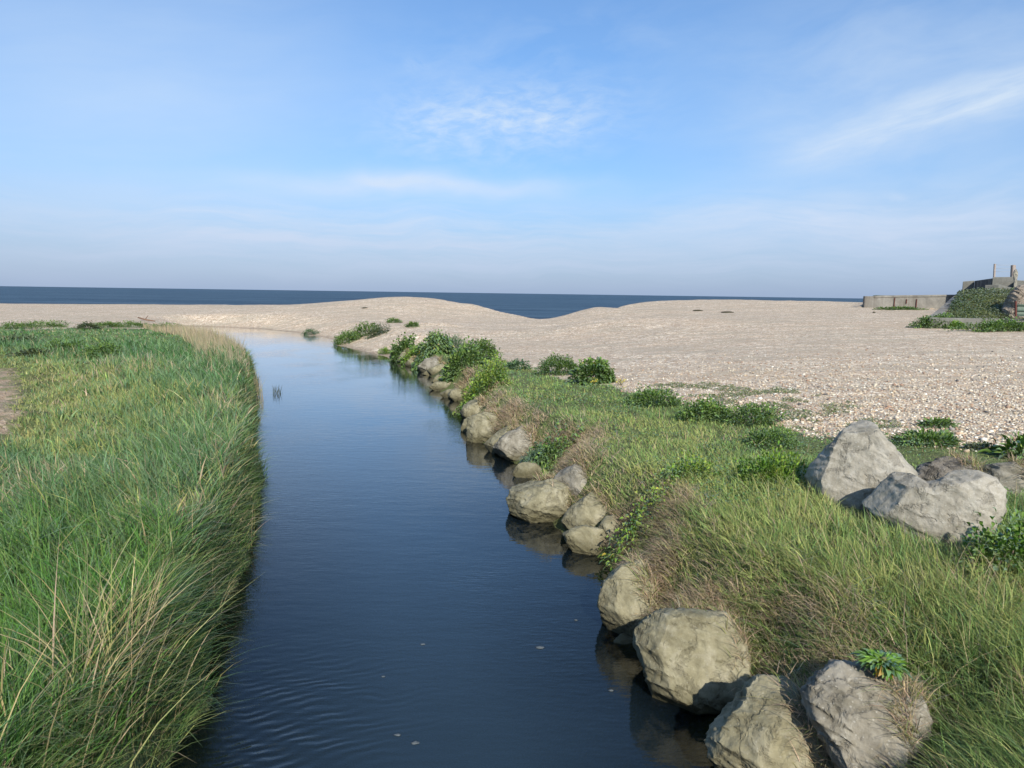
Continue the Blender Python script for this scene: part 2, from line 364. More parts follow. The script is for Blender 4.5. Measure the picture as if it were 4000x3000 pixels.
def mat_simple(name, c1, c2, scale=8, rough=.85, bump=.01, streak=None):
    mt, t, out = material(name)
    tcn = t.add('ShaderNodeTexCoord').outputs['Object']
    n = t.noise(tcn, scale, 6, .7, .3)
    c = t.ramp(n, [(.3, c1), (.7, c2)])
    if streak:
        s = t.noise(t.mapping(tcn, scale=(1, 1, .12)), scale * .8, 4, .7)
        c = t.mix(t.ramp(s, [(.48, 0.0), (.66, .85)]), c, streak)
    b = t.add('ShaderNodeBump', ins={'Strength': .8, 'Distance': bump, 'Height': t.noise(tcn, scale * 3, 6, .75)})
    bs = t.add('ShaderNodeBsdfPrincipled', ins={'Base Color': c, 'Roughness': rough, 'Normal': b.outputs[0], 'Specular IOR Level': .3})
    t.l.new(bs.outputs[0], out.inputs[0]); return mt

def mat_river():
    mt, t, out = material("river_water")
    p = pos(t)
    s = t.add('ShaderNodeSeparateXYZ', ins={0: p})
    # gentle wind ripples, finer and stronger patches
    n1 = t.noise(t.mapping(p, scale=(.55, 1.5, 1), rot=(0, 0, .15)), 3.2, 3, .55)
    n2 = t.noise(t.mapping(p, scale=(.8, 2.6, 1), rot=(0, 0, -.1)), 9, 2, .5)
    pat = t.ramp(t.noise(t.mapping(p, scale=(.5, .35, 1)), .7, 2), [(.42, .12), (.65, 1.0)])
    # ring ripples in the near left part
    dx = t.math('SUBTRACT', s.outputs[0], .35); dy = t.math('SUBTRACT', s.outputs[1], 1.2)
    wob = t.noise(p, 1.6, 3)
    r = t.math('ADD', t.math('SQRT', t.math('ADD', t.math('MULTIPLY', dx, dx), t.math('MULTIPLY', t.math('MULTIPLY', dy, dy), 1.0))), t.math('MULTIPLY', wob, .28))
    ring = t.math('SINE', t.math('MULTIPLY', r, 62.0))
    r2 = t.math('ADD', t.math('MULTIPLY', s.outputs[0], -.25), t.math('ADD', s.outputs[1], t.math('MULTIPLY', wob, .35)))
    ring2 = t.math('SINE', t.math('MULTIPLY', r2, 75.0))
    gx = t.math('DIVIDE', t.math('ADD', s.outputs[0], 1.65), .75); gy = t.math('DIVIDE', t.math('SUBTRACT', s.outputs[1], 4.3), 1.15)
    g = t.math('POWER', 2.718, t.math('MULTIPLY', t.math('ADD', t.math('MULTIPLY', gx, gx), t.math('MULTIPLY', gy, gy)), -1.0))
    rings = t.math('MULTIPLY', t.math('ADD', ring, t.math('MULTIPLY', ring2, .7)), t.math('MULTIPLY', g, .038))
    h = t.math('ADD', t.math('ADD', t.math('MULTIPLY', n1, .10), t.math('MULTIPLY', t.math('MULTIPLY', n2, pat), .10)), rings)
    b = t.add('ShaderNodeBump', ins={'Strength': .38, 'Distance': .10, 'Height': h})
    fr = t.add('ShaderNodeFresnel', ins={'IOR': 1.333, 'Normal': b.outputs[0]})
    gl = t.add('ShaderNodeBsdfGlossy', ins={0: (1, 1, 1, 1), 'Roughness': .015, 'Normal': b.outputs[0]})
    tr = t.add('ShaderNodeBsdfTransparent', ins={0: (.60, .60, .42, 1)})
    murk = t.add('ShaderNodeBsdfDiffuse', ins={0: (.037, .067, .094, 1)})
    dpt = t.add('ShaderNodeSeparateColor', ins={0: t.add('ShaderNodeVertexColor', layer_name='Col').outputs[0]}).outputs[0]
    body = t.add('ShaderNodeMixShader', ins={0: t.math('MULTIPLY_ADD', dpt, .42, .04), 1: tr.outputs[0], 2: murk.outputs[0]})
    mx = t.add('ShaderNodeMixShader', ins={0: t.math('MULTIPLY', fr.outputs[0], 1.4, clamp=True), 1: body.outputs[0], 2: gl.outputs[0]})
    t.l.new(mx.outputs[0], out.inputs[0]); return mt

def mat_sea():
    mt, t, out = material("sea_water")
    p = pos(t)
    n1 = t.noise(t.mapping(p, scale=(.35, 1, 1)), .35, 6, .65)
    n2 = t.noise(t.mapping(p, scale=(.12, 1, 1)), .05, 5, .6)
    c = t.ramp(t.math('ADD', t.math('MULTIPLY', n2, .6), t.math('MULTIPLY', n1, .4)), [(.40, (.026, .056, .092)), (.60, (.070, .118, .165))])
    c = t.mix(t.math('MULTIPLY', t.ramp(t.noise(t.mapping(p, scale=(.2, 1, 1)), .8, 4, .7), [(.66, 0.0), (.78, 1.0)]), .35), c, (.20, .28, .34))
    b = t.add('ShaderNodeBump', ins={'Strength': 1.0, 'Distance': 1.2, 'Height': n1})
    bs = t.add('ShaderNodeBsdfPrincipled', ins={'Base Color': c, 'Roughness': .5, 'Normal': b.outputs[0], 'Specular IOR Level': .12, 'IOR': 1.2})
    t.l.new(bs.outputs[0], out.inputs[0]); return mt

# ------------------------------------------------------------------ setting
lawn = [w2(835, 780), w2(855, 757, .6), w2(960, 752, .8), w2(1075, 768, .85), w2(1160, 800, .85), w2(1250, 826, .9), w2(1320, 828, .95), w2(1350, 842, .95),
        w2(1500, 872, .98), w2(1680, 912, 1.0), w2(1745, 935, 1.0), w2(1960, 950, 1.0), w2(2130, 972, 1.05), w2(2230, 985, 1.05), (11, 8), (14, -8), (1.0, -8), (1.3, 3)] + \
       [(x - .3, y) for x, y in right_shore[3:20]]
meadow = [w2(400, 712, .6), w2(300, 702, .9), w2(180, 699, .95), w2(60, 703, .95), w2(-60, 701, .95), w2(-400, 705, .95), (-60, 6), (-40, -10), (-2.0, -10)] + [(x + .45, y) for x, y in left_shore[::-1][1:-2]]
PATH = [w2(30, 800, .9), w2(38, 850, .9), w2(24, 905, .9), w2(5, 945, .9), w2(-60, 985, .9), w2(-260, 1000, .9), (-16, 9), (-16, 16), w2(-260, 790, .9), w2(-60, 775, .9)]
RUB = [w2(2024, 687, 2.3), w2(2300, 690, 2.3), w2(2300, 712, 1.9), w2(2024, 712, 1.9)]
EMB_G = [(x + .2, y) for x, y in EMB]
def zones(X, Y, Z):
    f = lambda P, s: 1 - sstep(-s, s, poly_sd(X, Y, P))
    g = np.maximum(np.maximum(f(lawn, .35), f(meadow, .35)), f(EMB, .4))
    pt = f(PATH, .9)
    bedm = 1 - sstep(-.25, .0, poly_sd(X, Y, RIVER))
    far = sstep(34, 38, Y)
    bedm = bedm * (1 - .6 * far * (1 - sstep(-.9, -.2, -0 * Z + Z)))
    return np.stack([g, pt, bedm], -1)
def spaced(a, b, c0, fine, grow):
    """coordinates from a to b with spacing fine near c0 growing outwards"""
    o = [c0]; x = c0
    while x < b: x += fine + max(0, (x - c0)) * grow; o.append(min(x, b))
    l = []; x = c0
    while x > a: x -= fine + max(0, (c0 - x)) * grow; l.append(max(x, a))
    return np.array(l[::-1] + o)
xs = np.concatenate([spaced(-7, 7, 0, .07, .004), ]); 
xs = np.concatenate([-np.geomspace(7.1, 1500, 170)[::-1], xs[(xs > -7.05) & (xs < 7.05)], np.geomspace(7.1, 1500, 170)])
ys = np.concatenate([np.linspace(-25, 2, 28)[:-1], np.arange(2, 12, .075), np.geomspace(12, 100, 330), np.linspace(102, 170, 20)])
mg = mat_ground()
ground = tag(obj("ground", grid_mesh("ground", xs, ys, H, mg, zones)), kind='structure')
# far low sea bed so that the sheet carries on below the sea
riv = [(x, y) for x, y in RIVER]
cxr = lambda P, g: P
import bmesh
def river_mesh():
    # water sheet: grid cells inside the grown river outline
    xs = np.concatenate([np.arange(-42, -8, .5), np.arange(-8, 4, .2)]); ys = np.concatenate([np.arange(-14, 30, .25), np.arange(30, 66, .5)])
    X, Y = np.meshgrid(xs, ys); inn = (poly_sd(X, Y, RIVER) < .55)
    V = np.stack([X, Y, np.zeros_like(X)], -1).reshape(-1, 3); nx = len(xs); i = np.arange(X.size).reshape(X.shape)
    q = np.stack([i[:-1, :-1], i[:-1, 1:], i[1:, 1:], i[1:, :-1]], -1)
    ok = inn[:-1, :-1] | inn[:-1, 1:] | inn[1:, 1:] | inn[1:, :-1]
    q = q[ok]; used, inv = np.unique(q.ravel(), return_inverse=True)
    dep = np.clip((-poly_sd(V[used][:, 0], V[used][:, 1], RIVER) - .1) / 1.5, 0, 1)
    return new_mesh("river", V[used], inv.reshape(-1, 4), np.full(len(q), 4), mat_river(), True, np.stack([dep] * 3, -1))
river = tag(obj("river_water", river_mesh()), kind='structure')
sea = tag(obj("sea", new_mesh("sea", [(-30000, 70, -.8), (30000, 70, -.8), (30000, 40000, -.8), (-30000, 40000, -.8)], [0, 1, 2, 3], [4], mat_sea(), False)), kind='structure')

# ------------------------------------------------------------------ grass
def wind(X, Y):
    a = math.pi + (fbm(X * .45, Y * .45, 40, 3) - .5) * 4.0
    return np.cos(a), np.sin(a)
def blades(name, B, h, w, lean, dirx, diry, col, mat, seg=3, curl=1.6, tipcol=None):
    """B base points (N,3); each blade bends over towards (dirx,diry)"""
    N = len(B); L = np.hypot(dirx, diry) + 1e-6; dx, dy = dirx / L, diry / L
    fa = rng.uniform(0, math.pi, N); wx, wy = np.cos(fa), np.sin(fa)          # blade face direction
    lv = []; cl = []
    for k in range(seg + 1):
        t = k / seg; b = lean * h * t ** curl; zz = h * (t - .28 * lean * t ** 2.2 - .25 * np.maximum(lean - .8, 0) * t * t)
        c = B + np.stack([dx * b, dy * b, zz], -1)
        ww = w * (1 - t ** 1.7 * .9) * .5
        if k < seg:
            lv += [c - np.stack([wx * ww, wy * ww, 0 * ww], -1), c + np.stack([wx * ww, wy * ww, 0 * ww], -1)]
        else: lv += [c]
        cc = col if tipcol is None else col * (1 - t) + tipcol * t
        cl += [cc, cc] if k < seg else [cc]
    nv = len(lv); V = np.stack(lv, 1).reshape(-1, 3); C = np.stack(cl, 1).reshape(-1, 3)
    base = (np.arange(N) * nv)[:, None]; lo = []; sz = []
    for k in range(seg - 1): lo.append(base + np.array([2 * k, 2 * k + 1, 2 * k + 3, 2 * k + 2])); sz.append(4)
    lo.append(base + np.array([2 * seg - 2, 2 * seg - 1, 2 * seg])); sz.append(3)
    loops = np.concatenate(lo, 1).ravel(); sizes = np.tile(sz, N)
    me = bpy.data.meshes.new(name)
    me.vertices.add(len(V)); me.vertices.foreach_set("co", V.astype(np.float32).ravel())
    me.loops.add(len(loops)); me.loops.foreach_set("vertex_index", loops.astype(np.int32))
    me.polygons.add(len(sizes)); st = np.zeros(len(sizes), np.int32); st[1:] = np.cumsum(sizes)[:-1]
    me.polygons.foreach_set("loop_start", st)
    me.polygons.foreach_set("use_smooth", np.ones(len(sizes), bool))
    me.update(calc_edges=True)
    a = me.color_attributes.new("Col", 'FLOAT_COLOR', 'POINT'); c4 = np.ones((len(V), 4), np.float32); c4[:, :3] = C
    a.data.foreach_set("color", c4.ravel()); me.materials.append(mat)
    return me
def scatter(N, umin, umax, y0, y1, poly, pad=0.0):
    Y = np.exp(rng.uniform(math.log(y0), math.log(y1), N)); X = rng.uniform(umin, umax, N) * Y
    k = poly_sd(X, Y, poly) < pad
    return X[k], Y[k]
def mixc(pal, t, jit=.16):
    """t in 0..1 -> palette colours with per-blade jitter"""
    pal = np.array(pal); t = np.clip(t, 0, .999) * (len(pal) - 1); i = t.astype(int); f = (t - i)[:, None]
    c = pal[i] * (1 - f) + pal[i + 1] * f
    return c * np.exp(rng.normal(0, jit, len(c)))[:, None] * (1 + rng.normal(0, .05, c.shape))
MB = mat_blade("grass_blade", .30, .035)
BLUE = (.150, .245, .130); GREEN = (.175, .265, .085); YEL = (.31, .33, .12); LUSH = (.125, .27, .055); TAN = (.50, .40, .24); PINK = (.43, .34, .25); DK = (.045, .13, .032)

# ------------------------------------------------------------------ boulders
def icos(sub):
    bm = bmesh.new(); bmesh.ops.create_icosphere(bm, subdivisions=sub, radius=1.0)
    V = np.array([v.co[:] for v in bm.verts]); F = np.array([[v.index for v in f.verts] for f in bm.faces]); bm.free(); return V, F
ICO = {k: icos(k) for k in (1, 2, 3, 4, 5, 6)}
ROCK = {
    'tan': mat_rock("tan_rock", (.15, .137, .082), (.27, .25, .16), (.35, .325, .23), lam=.18, yellow=.12),
    'grey': mat_rock("grey_rock", (.15, .138, .10), (.27, .25, .20), (.37, .35, .29), lam=.40, yellow=.15),
    'pale': mat_rock("pale_rock", (.22, .205, .16), (.35, .325, .265), (.43, .405, .345), lam=.45, yellow=.08),
    'dark': mat_rock("dark_rock", (.10, .09, .075), (.20, .18, .15), (.30, .27, .23), lam=.30, yellow=.1, bumpd=.05),
    'rubble': mat_rock("rubble_wall_material", (.20, .16, .12), (.32, .265, .205), (.42, .36, .29), lam=.35, yellow=.15, bumpd=.06),
}
ROCKS = []; TOPS = []
def boulder(name, outline, zc, mat, label, cat='boulder', thick=.75, sub=5, rough=1.0, seed=1, facets=9, bury=0.0, group=None, dist=None, box=.58, clear=None):
    P = np.array(outline, float); cpx = P.mean(0)
    if dist is None and clear is None: P = cpx + (P - cpx) * 1.07
    C = W(cpx[0], cpx[1], zc) if dist is None else atY(cpx[0], cpx[1], dist)
    nd = (C - CAM); D = np.linalg.norm(nd); nd = nd / D
    a = np.cross(nd, [0, 0, 1]); a /= np.linalg.norm(a); b = np.cross(a, nd)
    Q = []
    for x, y in P:                                   # outline in the plane through C across the view of it
        d = ray(x, y); t = (C - CAM) @ nd / (d @ nd); v = CAM + d * t - C; Q.append((v @ a, v @ b))
    Q = np.array(Q); size = math.sqrt(np.ptp(Q[:, 0]) * np.ptp(Q[:, 1])); Tn = thick * size * .5
    ROCKS.append(([tuple(p) for p in P], float(D) + .2, clear if clear is not None else .19 * min(np.ptp(P[:, 0]), np.ptp(P[:, 1]))))
    S, F = ICO[sub]; th = np.arctan2(S[:, 2], S[:, 0]); rho = np.hypot(S[:, 0], S[:, 2]); dep = S[:, 1]
    R = np.zeros(len(S)) + size * .3; nq = len(Q)
    cx_, sx_ = np.cos(th), np.sin(th)
    best = np.zeros(len(S))
    for i in range(nq):
        p, q = Q[i], Q[(i + 1) % nq]; e = q - p
        den = cx_ * e[1] - sx_ * e[0]; den = np.where(np.abs(den) < 1e-9, 1e-9, den)
        tt = (p[0] * e[1] - p[1] * e[0]) / den; uu = (p[0] * sx_ - p[1] * cx_) / den
        ok = (tt > 0) & (uu >= -1e-6) & (uu <= 1 + 1e-6); best = np.where(ok, np.maximum(best, tt), best)
    R = np.where(best > 0, best, R)
    g = rho ** box; f = np.sign(dep) * np.abs(dep) ** box * Tn
    L = np.stack([R * cx_ * g, f, R * sx_ * g], -1)
    rs = np.random.default_rng(seed)
    for k in range(facets):                          # planar faces broken off the block
        nrm = rs.normal(0, 1, 3); nrm[1] = -abs(nrm[1]) * 1.2 - .35 if k % 4 else abs(nrm[1]) + .4; nrm /= np.linalg.norm(nrm)
        pr = L @ nrm; lim = pr.max() * rs.uniform(.74, .93); ex = np.maximum(pr - lim, 0); L = L - nrm * (ex * .97)[:, None]
    N = L / (np.linalg.norm(L, axis=1)[:, None] + 1e-9)
    sc = 1 / size
    o1 = fbm3(L * 2.2 * sc + seed * 3.7, seed, 3) - .5
    rid = 1 - np.abs(fbm3(L * 3.5 * sc + seed, seed + 5, 4) * 2 - 1) * 2
    tilt = L @ np.array([.35, .25, 1.0]) * sc * 9 + fbm3(L * 2 * sc, seed + 3, 3) * 5
    lay = np.abs((tilt % 1) - .5) * 2
    fin = fbm3(L * 16 * sc, seed + 8, 3) - .5
    L = L + N * (size * rough * (.11 * o1 + .030 * (rid - .5) + .018 * (lay ** 3 - .3) + .035 * fin))[:, None]
    V = L[:, :1] * a + L[:, 1:2] * nd + L[:, 2:3] * b
    if dist is None and clear is None and cat == 'boulder' and zc > .1: TOPS.append((V + C, S, size))
    me = new_mesh(name, V, F, np.full(len(F), 3), ROCK[mat], True)
    o = obj(name, me, loc=C + np.array([0, 0, -bury]))
    try: me.set_sharp_from_angle(angle=math.radians(38))
    except Exception: pass
    return tag(o, label, cat, group)
GW = "boulders edging the right side of the stream"
BL = [
 ([(1535,1590),(1545,1550),(1590,1505),(1640,1470),(1700,1472),(1740,1500),(1748,1540),(1778,1560),(1802,1600),(1806,1680),(1760,1770),(1650,1750),(1590,1700),(1550,1650)], .32, 'tan', "broad brown boulder nearest the camera at the water, below the dry thatch", .85, 6),
 ([(1742,1500),(1765,1465),(1810,1440),(1880,1440),(1950,1475),(1990,1530),(2000,1610),(1980,1700),(1910,1760),(1850,1710),(1800,1620),(1765,1560)], .62, 'grey', "large grey lichen-spotted slab boulder right below the leafy dock rosette", .9, 6),
 ([(1373,1395),(1385,1360),(1420,1330),(1480,1325),(1560,1335),(1605,1395),(1614,1460),(1605,1505),(1590,1560),(1500,1570),(1420,1500),(1395,1435)], .22, 'tan', "big smooth olive-tan boulder with a pale grey pointed left corner at the waterline", .9, 6),
 ([(1295,1300),(1308,1258),(1338,1228),(1380,1218),(1410,1270),(1412,1350),(1395,1405),(1340,1395),(1305,1345)], .22, 'tan', "upright tan boulder half covered by hanging dry grass beside the water", .8, 5),
 ([(1218,1152),(1260,1138),(1300,1146),(1322,1190),(1300,1215),(1255,1205),(1230,1180)], .08, 'tan', "low flat tan slab at the waterline under the trailing leafy plant", .7, 5),
 ([(1293,1140),(1308,1118),(1338,1112),(1362,1150),(1350,1180),(1310,1172)], .22, 'tan', "small rounded boulder between the flat slab and the trailing leafy plant", .8, 4),
 ([(1216,1125),(1238,1095),(1280,1064),(1318,1080),(1330,1130),(1308,1155),(1240,1152)], .22, 'tan', "sloping boulder with a grooved face between the blocky boulder and the flat slab", .9, 5),
 ([(1098,1080),(1110,1055),(1140,1040),(1200,1039),(1228,1050),(1246,1080),(1238,1120),(1190,1145),(1150,1132),(1110,1108)], .18, 'tan', "isolated blocky tan boulder with a pale top jutting furthest into the stream", 1.0, 6),
 ([(1198,1040),(1212,1012),(1262,1004),(1296,1040),(1292,1085),(1250,1088),(1220,1066)], .44, 'grey', "greyish boulder behind the isolated blocky one, under overhanging dead grass", .8, 5),
 ([(1108,1020),(1122,1002),(1150,996),(1174,1015),(1155,1040),(1120,1038)], .08, 'tan', "small low rock in the water beside the blue-green grass tuft", .8, 4),
 ([(1064,970),(1088,942),(1124,922),(1156,938),(1162,968),(1130,992),(1090,992)], .28, 'grey', "wedge-shaped grey boulder with a dark hollow beneath it", .8, 5),
 ([(1046,960),(1078,932),(1112,914),(1126,938),(1098,965),(1064,980)], .25, 'tan', "narrow tan boulder sloping down just behind the grey wedge-shaped one", .8, 5),
 ([(1012,925),(1013,904),(1045,893),(1080,897),(1090,925),(1076,958),(1030,968),(1010,952)], .22, 'tan', "squared brown boulder with a flat upright face over the water", .9, 5),
 ([(996,925),(1003,907),(1022,901),(1028,938),(1004,948)], .08, 'tan', "small rock tucked against the left side of the squared brown boulder", .8, 4),
 ([(996,892),(1008,868),(1036,860),(1064,878),(1058,905),(1012,914)], .22, 'tan', "rounded boulder capped with brown dead grass just upstream of the squared one", .8, 5),
 ([(966,852),(985,838),(1012,843),(1018,866),(985,870)], .15, 'tan', "low boulder below the yellow-green bush, half hidden by dead roots", .8, 4),
 ([(928,836),(944,825),(986,826),(994,842),(952,852)], .10, 'tan', "long flat slab at the waterline below the white-stained rock", .7, 4),
 ([(950,850),(972,841),(1003,848),(998,862),(965,863)], .08, 'tan', "flat tan slab lying just in front of the long waterline slab", .7, 4),
 ([(952,812),(968,796),(1004,796),(1012,822),(978,834),(953,828)], .30, 'pale', "pale white-stained rock beside the yellow-green bush", .8, 5),
 ([(933,823),(944,811),(963,813),(962,830),(940,833)], .10, 'tan', "small tan rock at the foot of the white-stained one", .8, 4),
 ([(902,795),(922,776),(946,772),(972,786),(984,804),(950,812),(915,808)], .20, 'grey', "smooth grey-tan boulder in front of the two big dark green bushes", .8, 5),
 ([(924,798),(955,786),(981,800),(970,815),(935,814)], .15, 'tan', "low tan boulder leaning on the smooth grey-tan one", .8, 4),
 ([(874,786),(889,773),(907,779),(905,793),(880,794)], .12, 'tan', "small rounded rock at the waterline under the drooping broad leaves", .8, 4),
 ([(911,808),(924,800),(938,807),(926,816)], .04, 'tan', "tiny rock barely above the water near the far boulders", .8, 4),
 ([(858,780),(868,762),(887,757),(890,780),(868,787)], .20, 'tan', "upright rock at the far end of the boulder row, under hanging leaves", .8, 4),
 ([(842,772),(844,752),(860,748),(864,776),(850,782)], .25, 'tan', "crumbling pinkish rock where the boulder row meets the shingle spit", .8, 4),
 ([(1322,1390),(1345,1370),(1372,1385),(1385,1440),(1370,1490),(1335,1470),(1318,1430)], -.18, 'tan', "submerged brown boulder seen through the water beside the big olive-tan one", .8, 4),
]
for i, (ol, zc, mt_, lab, th, sb) in enumerate(BL):
    boulder("boulder", ol, zc, mt_, lab, thick=th, sub=sb, seed=11 + i * 3, group=GW, facets=13)
GT = "large pale boulders standing in the grass"
boulder("boulder", [(1738,1030),(1748,1005),(1775,978),(1812,940),(1843,914),(1864,907),(1886,914),(1908,942),(1950,988),(1980,1018),(1990,1055),(1965,1100),(1880,1125),(1800,1105),(1750,1065)], 1.36, 'pale', "tall triangular pale boulder standing in the grass", thick=.62, sub=6, seed=101, group=GT, clear=16, rough=.55, facets=7, box=.62)
boulder("boulder", [(1862,1085),(1885,1065),(1905,1035),(1935,1019),(1970,1024),(2002,1042),(2030,1036),(2060,1015),(2110,1018),(2150,1033),(2172,1060),(2172,1105),(2145,1155),(2100,1195),(2050,1210),(1990,1185),(1920,1140)], 1.30, 'pale', "widest pale boulder, with a notched top edge, lying in front of the triangular one", thick=.62, sub=6, seed=107, group=GT, clear=30, rough=.6, facets=6, box=.6)
boulder("boulder", [(1975,1030),(1990,1005),(2040,991),(2090,995),(2122,1014),(2122,1050),(2050,1065),(1990,1060)], 1.16, 'dark', "dark rough-surfaced boulder behind the notched pale one", thick=.8, sub=5, seed=113, group=GT, rough=1.6)
boulder("boulder", [(2106,1024),(2140,1004),(2190,1000),(2230,1025),(2250,1070),(2180,1080),(2120,1062)], 1.20, 'grey', "smooth grey boulder at the edge of the picture behind the notched pale one", thick=.8, sub=5, seed=115, group=GT)
boulder("stone", [(1731,1527),(1737,1519),(1748,1522),(1748,1531),(1738,1533)], .62, 'pale', "small pale stone wedged in the gap between the two nearest boulders, upper", cat='stone', sub=3, seed=5)
boulder("stone", [(1748,1556),(1756,1548),(1768,1556),(1766,1566),(1752,1565)], .55, 'pale', "small tan stone wedged in the gap between the two nearest boulders, lower", cat='stone', sub=3, seed=6)

# ------------------------------------------------------------------ grass cover of the banks

def project(P):
    d = P - CAM; z = d @ FW; z = np.where(z < .1, .1, z)
    return CX + FD * (d @ RT) / z, CY - FD * (d @ UP) / z, z
def clear_of_rocks(P, h):
    """no grass grows where a boulder stands or right in front of one"""
    keep = np.ones(len(P), bool)
    for f_, marg in ((0.0, 3), (.6, 3)):
        px, py, z = project(P + np.stack([0 * h, 0 * h, h * f_], -1))
        for ol, dist, mg_ in ROCKS:
            sd_ = poly_sd(px, py, ol); keep &= ~((sd_ < -mg_) & (z < dist))
    return keep
def tussocks(N, umin, umax, y0, y1, poly, per=15, seed=0):
    """N clump centres -> base points gathered in clumps, with the outward direction of each blade"""
    cx_, cy_ = scatter(N, umin, umax, y0, y1, poly)
    k = rng.random(len(cx_)) < .35 + .9 * fbm(cx_ * 1.3, cy_ * 1.3, seed + 5, 3); cx_, cy_ = cx_[k], cy_[k]
    M = len(cx_); idx = np.repeat(np.arange(M), per); n_ = len(idx)
    rad = (.035 + .010 * cy_)[idx] * np.abs(rng.normal(0, 1, n_)); a = rng.uniform(0, 2 * math.pi, n_)
    th = rng.random(M)[idx]; tc_ = rng.random(M)[idx]
    return cx_[idx] + rad * np.cos(a), cy_[idx] + rad * np.sin(a), np.cos(a) * rad / (.035 + .010 * cy_)[idx], np.sin(a) * rad / (.035 + .010 * cy_)[idx], th, tc_

def left_grass():
    X, Y, ox, oy, th, tcl = tussocks(36000, -1.35, .1, 1.6, 42, meadow, 15, 50)
    sp = poly_sd(X, Y, PATH); s = poly_sd(X, Y, RIVER)
    k = (H(X, Y) > .38) & (sp > .1) & (rng.random(len(X)) < sstep(-.2, 1.2, sp) * .8 + .2)
    X, Y, sp, s, ox, oy, th, tcl = (v[k] for v in (X, Y, sp, s, ox, oy, th, tcl))
    Z = H(X, Y); N = len(X); cl = fbm(X * .9, Y * .9, 50, 3)
    short = sstep(.2, 3.5, sp)
    farl = 1 - .6 * sstep(24, 32, Y)
    hump = np.exp(-((X + 7.5) / 3) ** 2)
    m2 = fbm(X * 2.2, Y * 2.2, 57, 2)
    h = (.06 + .16 * cl + .20 * th + .22 * m2) * (.35 + .65 * short) * farl * rng.uniform(.4, 1.2, N) * 1.2
    ed = 1 - sstep(.1, .9, s); h = h * (1 - .15 * ed)
    w = (.0042 + .00085 * Y) * rng.uniform(.6, 1.35, N) * np.where(rng.random(N) < .15, 1.9, 1)
    wx, wy = wind(X, Y)
    dx = wx * .5 + ox * .8 + .7 * ed * rng.uniform(0, 1, N) + rng.normal(0, .6, N); dy = wy * .5 + oy * .8 + rng.normal(0, .6, N) - .1 * ed
    lean = np.clip(.22 + .30 * np.hypot(ox, oy) + .25 * cl + rng.normal(0, .28, N) + .15 * ed, .03, 1.3)
    hue = fbm(X * .28, Y * .28, 60, 3)
    yell = np.clip(1.25 - sp / 3.5, 0, 1) * (Y > 9) + .22 * ed
    tt = np.clip((hue - .25) * .8 + .10 * (Y < 8) + .40 * yell + (tcl - .5) * .55 + rng.normal(0, .12, N), 0, 1)
    col = mixc([DK, BLUE, BLUE, DK, BLUE, GREEN, YEL, YEL], tt, .2) * np.array([1.22, 1.15, 1.12])
    yl = rng.random(N) < .55 * np.clip(1.2 - sp / 2.6, 0, 1) * (Y > 10) + .10 * sstep(24, 34, Y); col[yl] = mixc([GREEN, YEL, (.36, .35, .17)], rng.random(yl.sum()), .15)
    lush = rng.random(N) < .8 * (1 - sstep(4.2, 7.5, Y + (fbm(X, Y, 66) - .5) * 3)); col[lush] = mixc([DK, LUSH, GREEN], np.clip(tt[lush] * 1.2, 0, 1), .2)
    dry = rng.random(N) < .02 + .06 * ed + .22 * (fbm(X * .9, Y * .9, 70) > .64)
    col[dry] = mixc([TAN, PINK], rng.random(dry.sum()))
    return blades("grass", np.stack([X, Y, Z - .02], -1), h, w, lean, dx, dy, col, MB, 3)
def path_turf():
    N = 90000; X = rng.uniform(-22, -5, N); Y = rng.uniform(9, 34, N); sp = poly_sd(X, Y, PATH)
    k = (poly_sd(X, Y, meadow) < -.3) & (sp > -.25) & (sp < 3.2) & (rng.random(N) < (1 - sstep(1.2, 3.2, sp)) * sstep(-.3, .5, sp)); X, Y = X[k], Y[k]; n_ = len(X)
    col = mixc([GREEN, YEL, (.30, .30, .13), TAN], np.clip(fbm(X * .8, Y * .8, 71, 3) * 1.1 - .1 + rng.normal(0, .15, n_), 0, 1), .18)
    return blades("turf", np.stack([X, Y, H(X, Y)], -1), rng.uniform(.03, .11, n_), (.005 + .0009 * Y), rng.uniform(.1, 1.2, n_), rng.normal(0, 1, n_), rng.normal(0, 1, n_), col, MB, 2)
tag(obj("short_turf", path_turf()), "short yellowish turf around the trodden bare patch on the left bank", "grass", kind='stuff')
tag(obj("meadow_grass", left_grass()), "long windblown blue-green grass covering the bank left of the stream", "grass", kind='stuff')

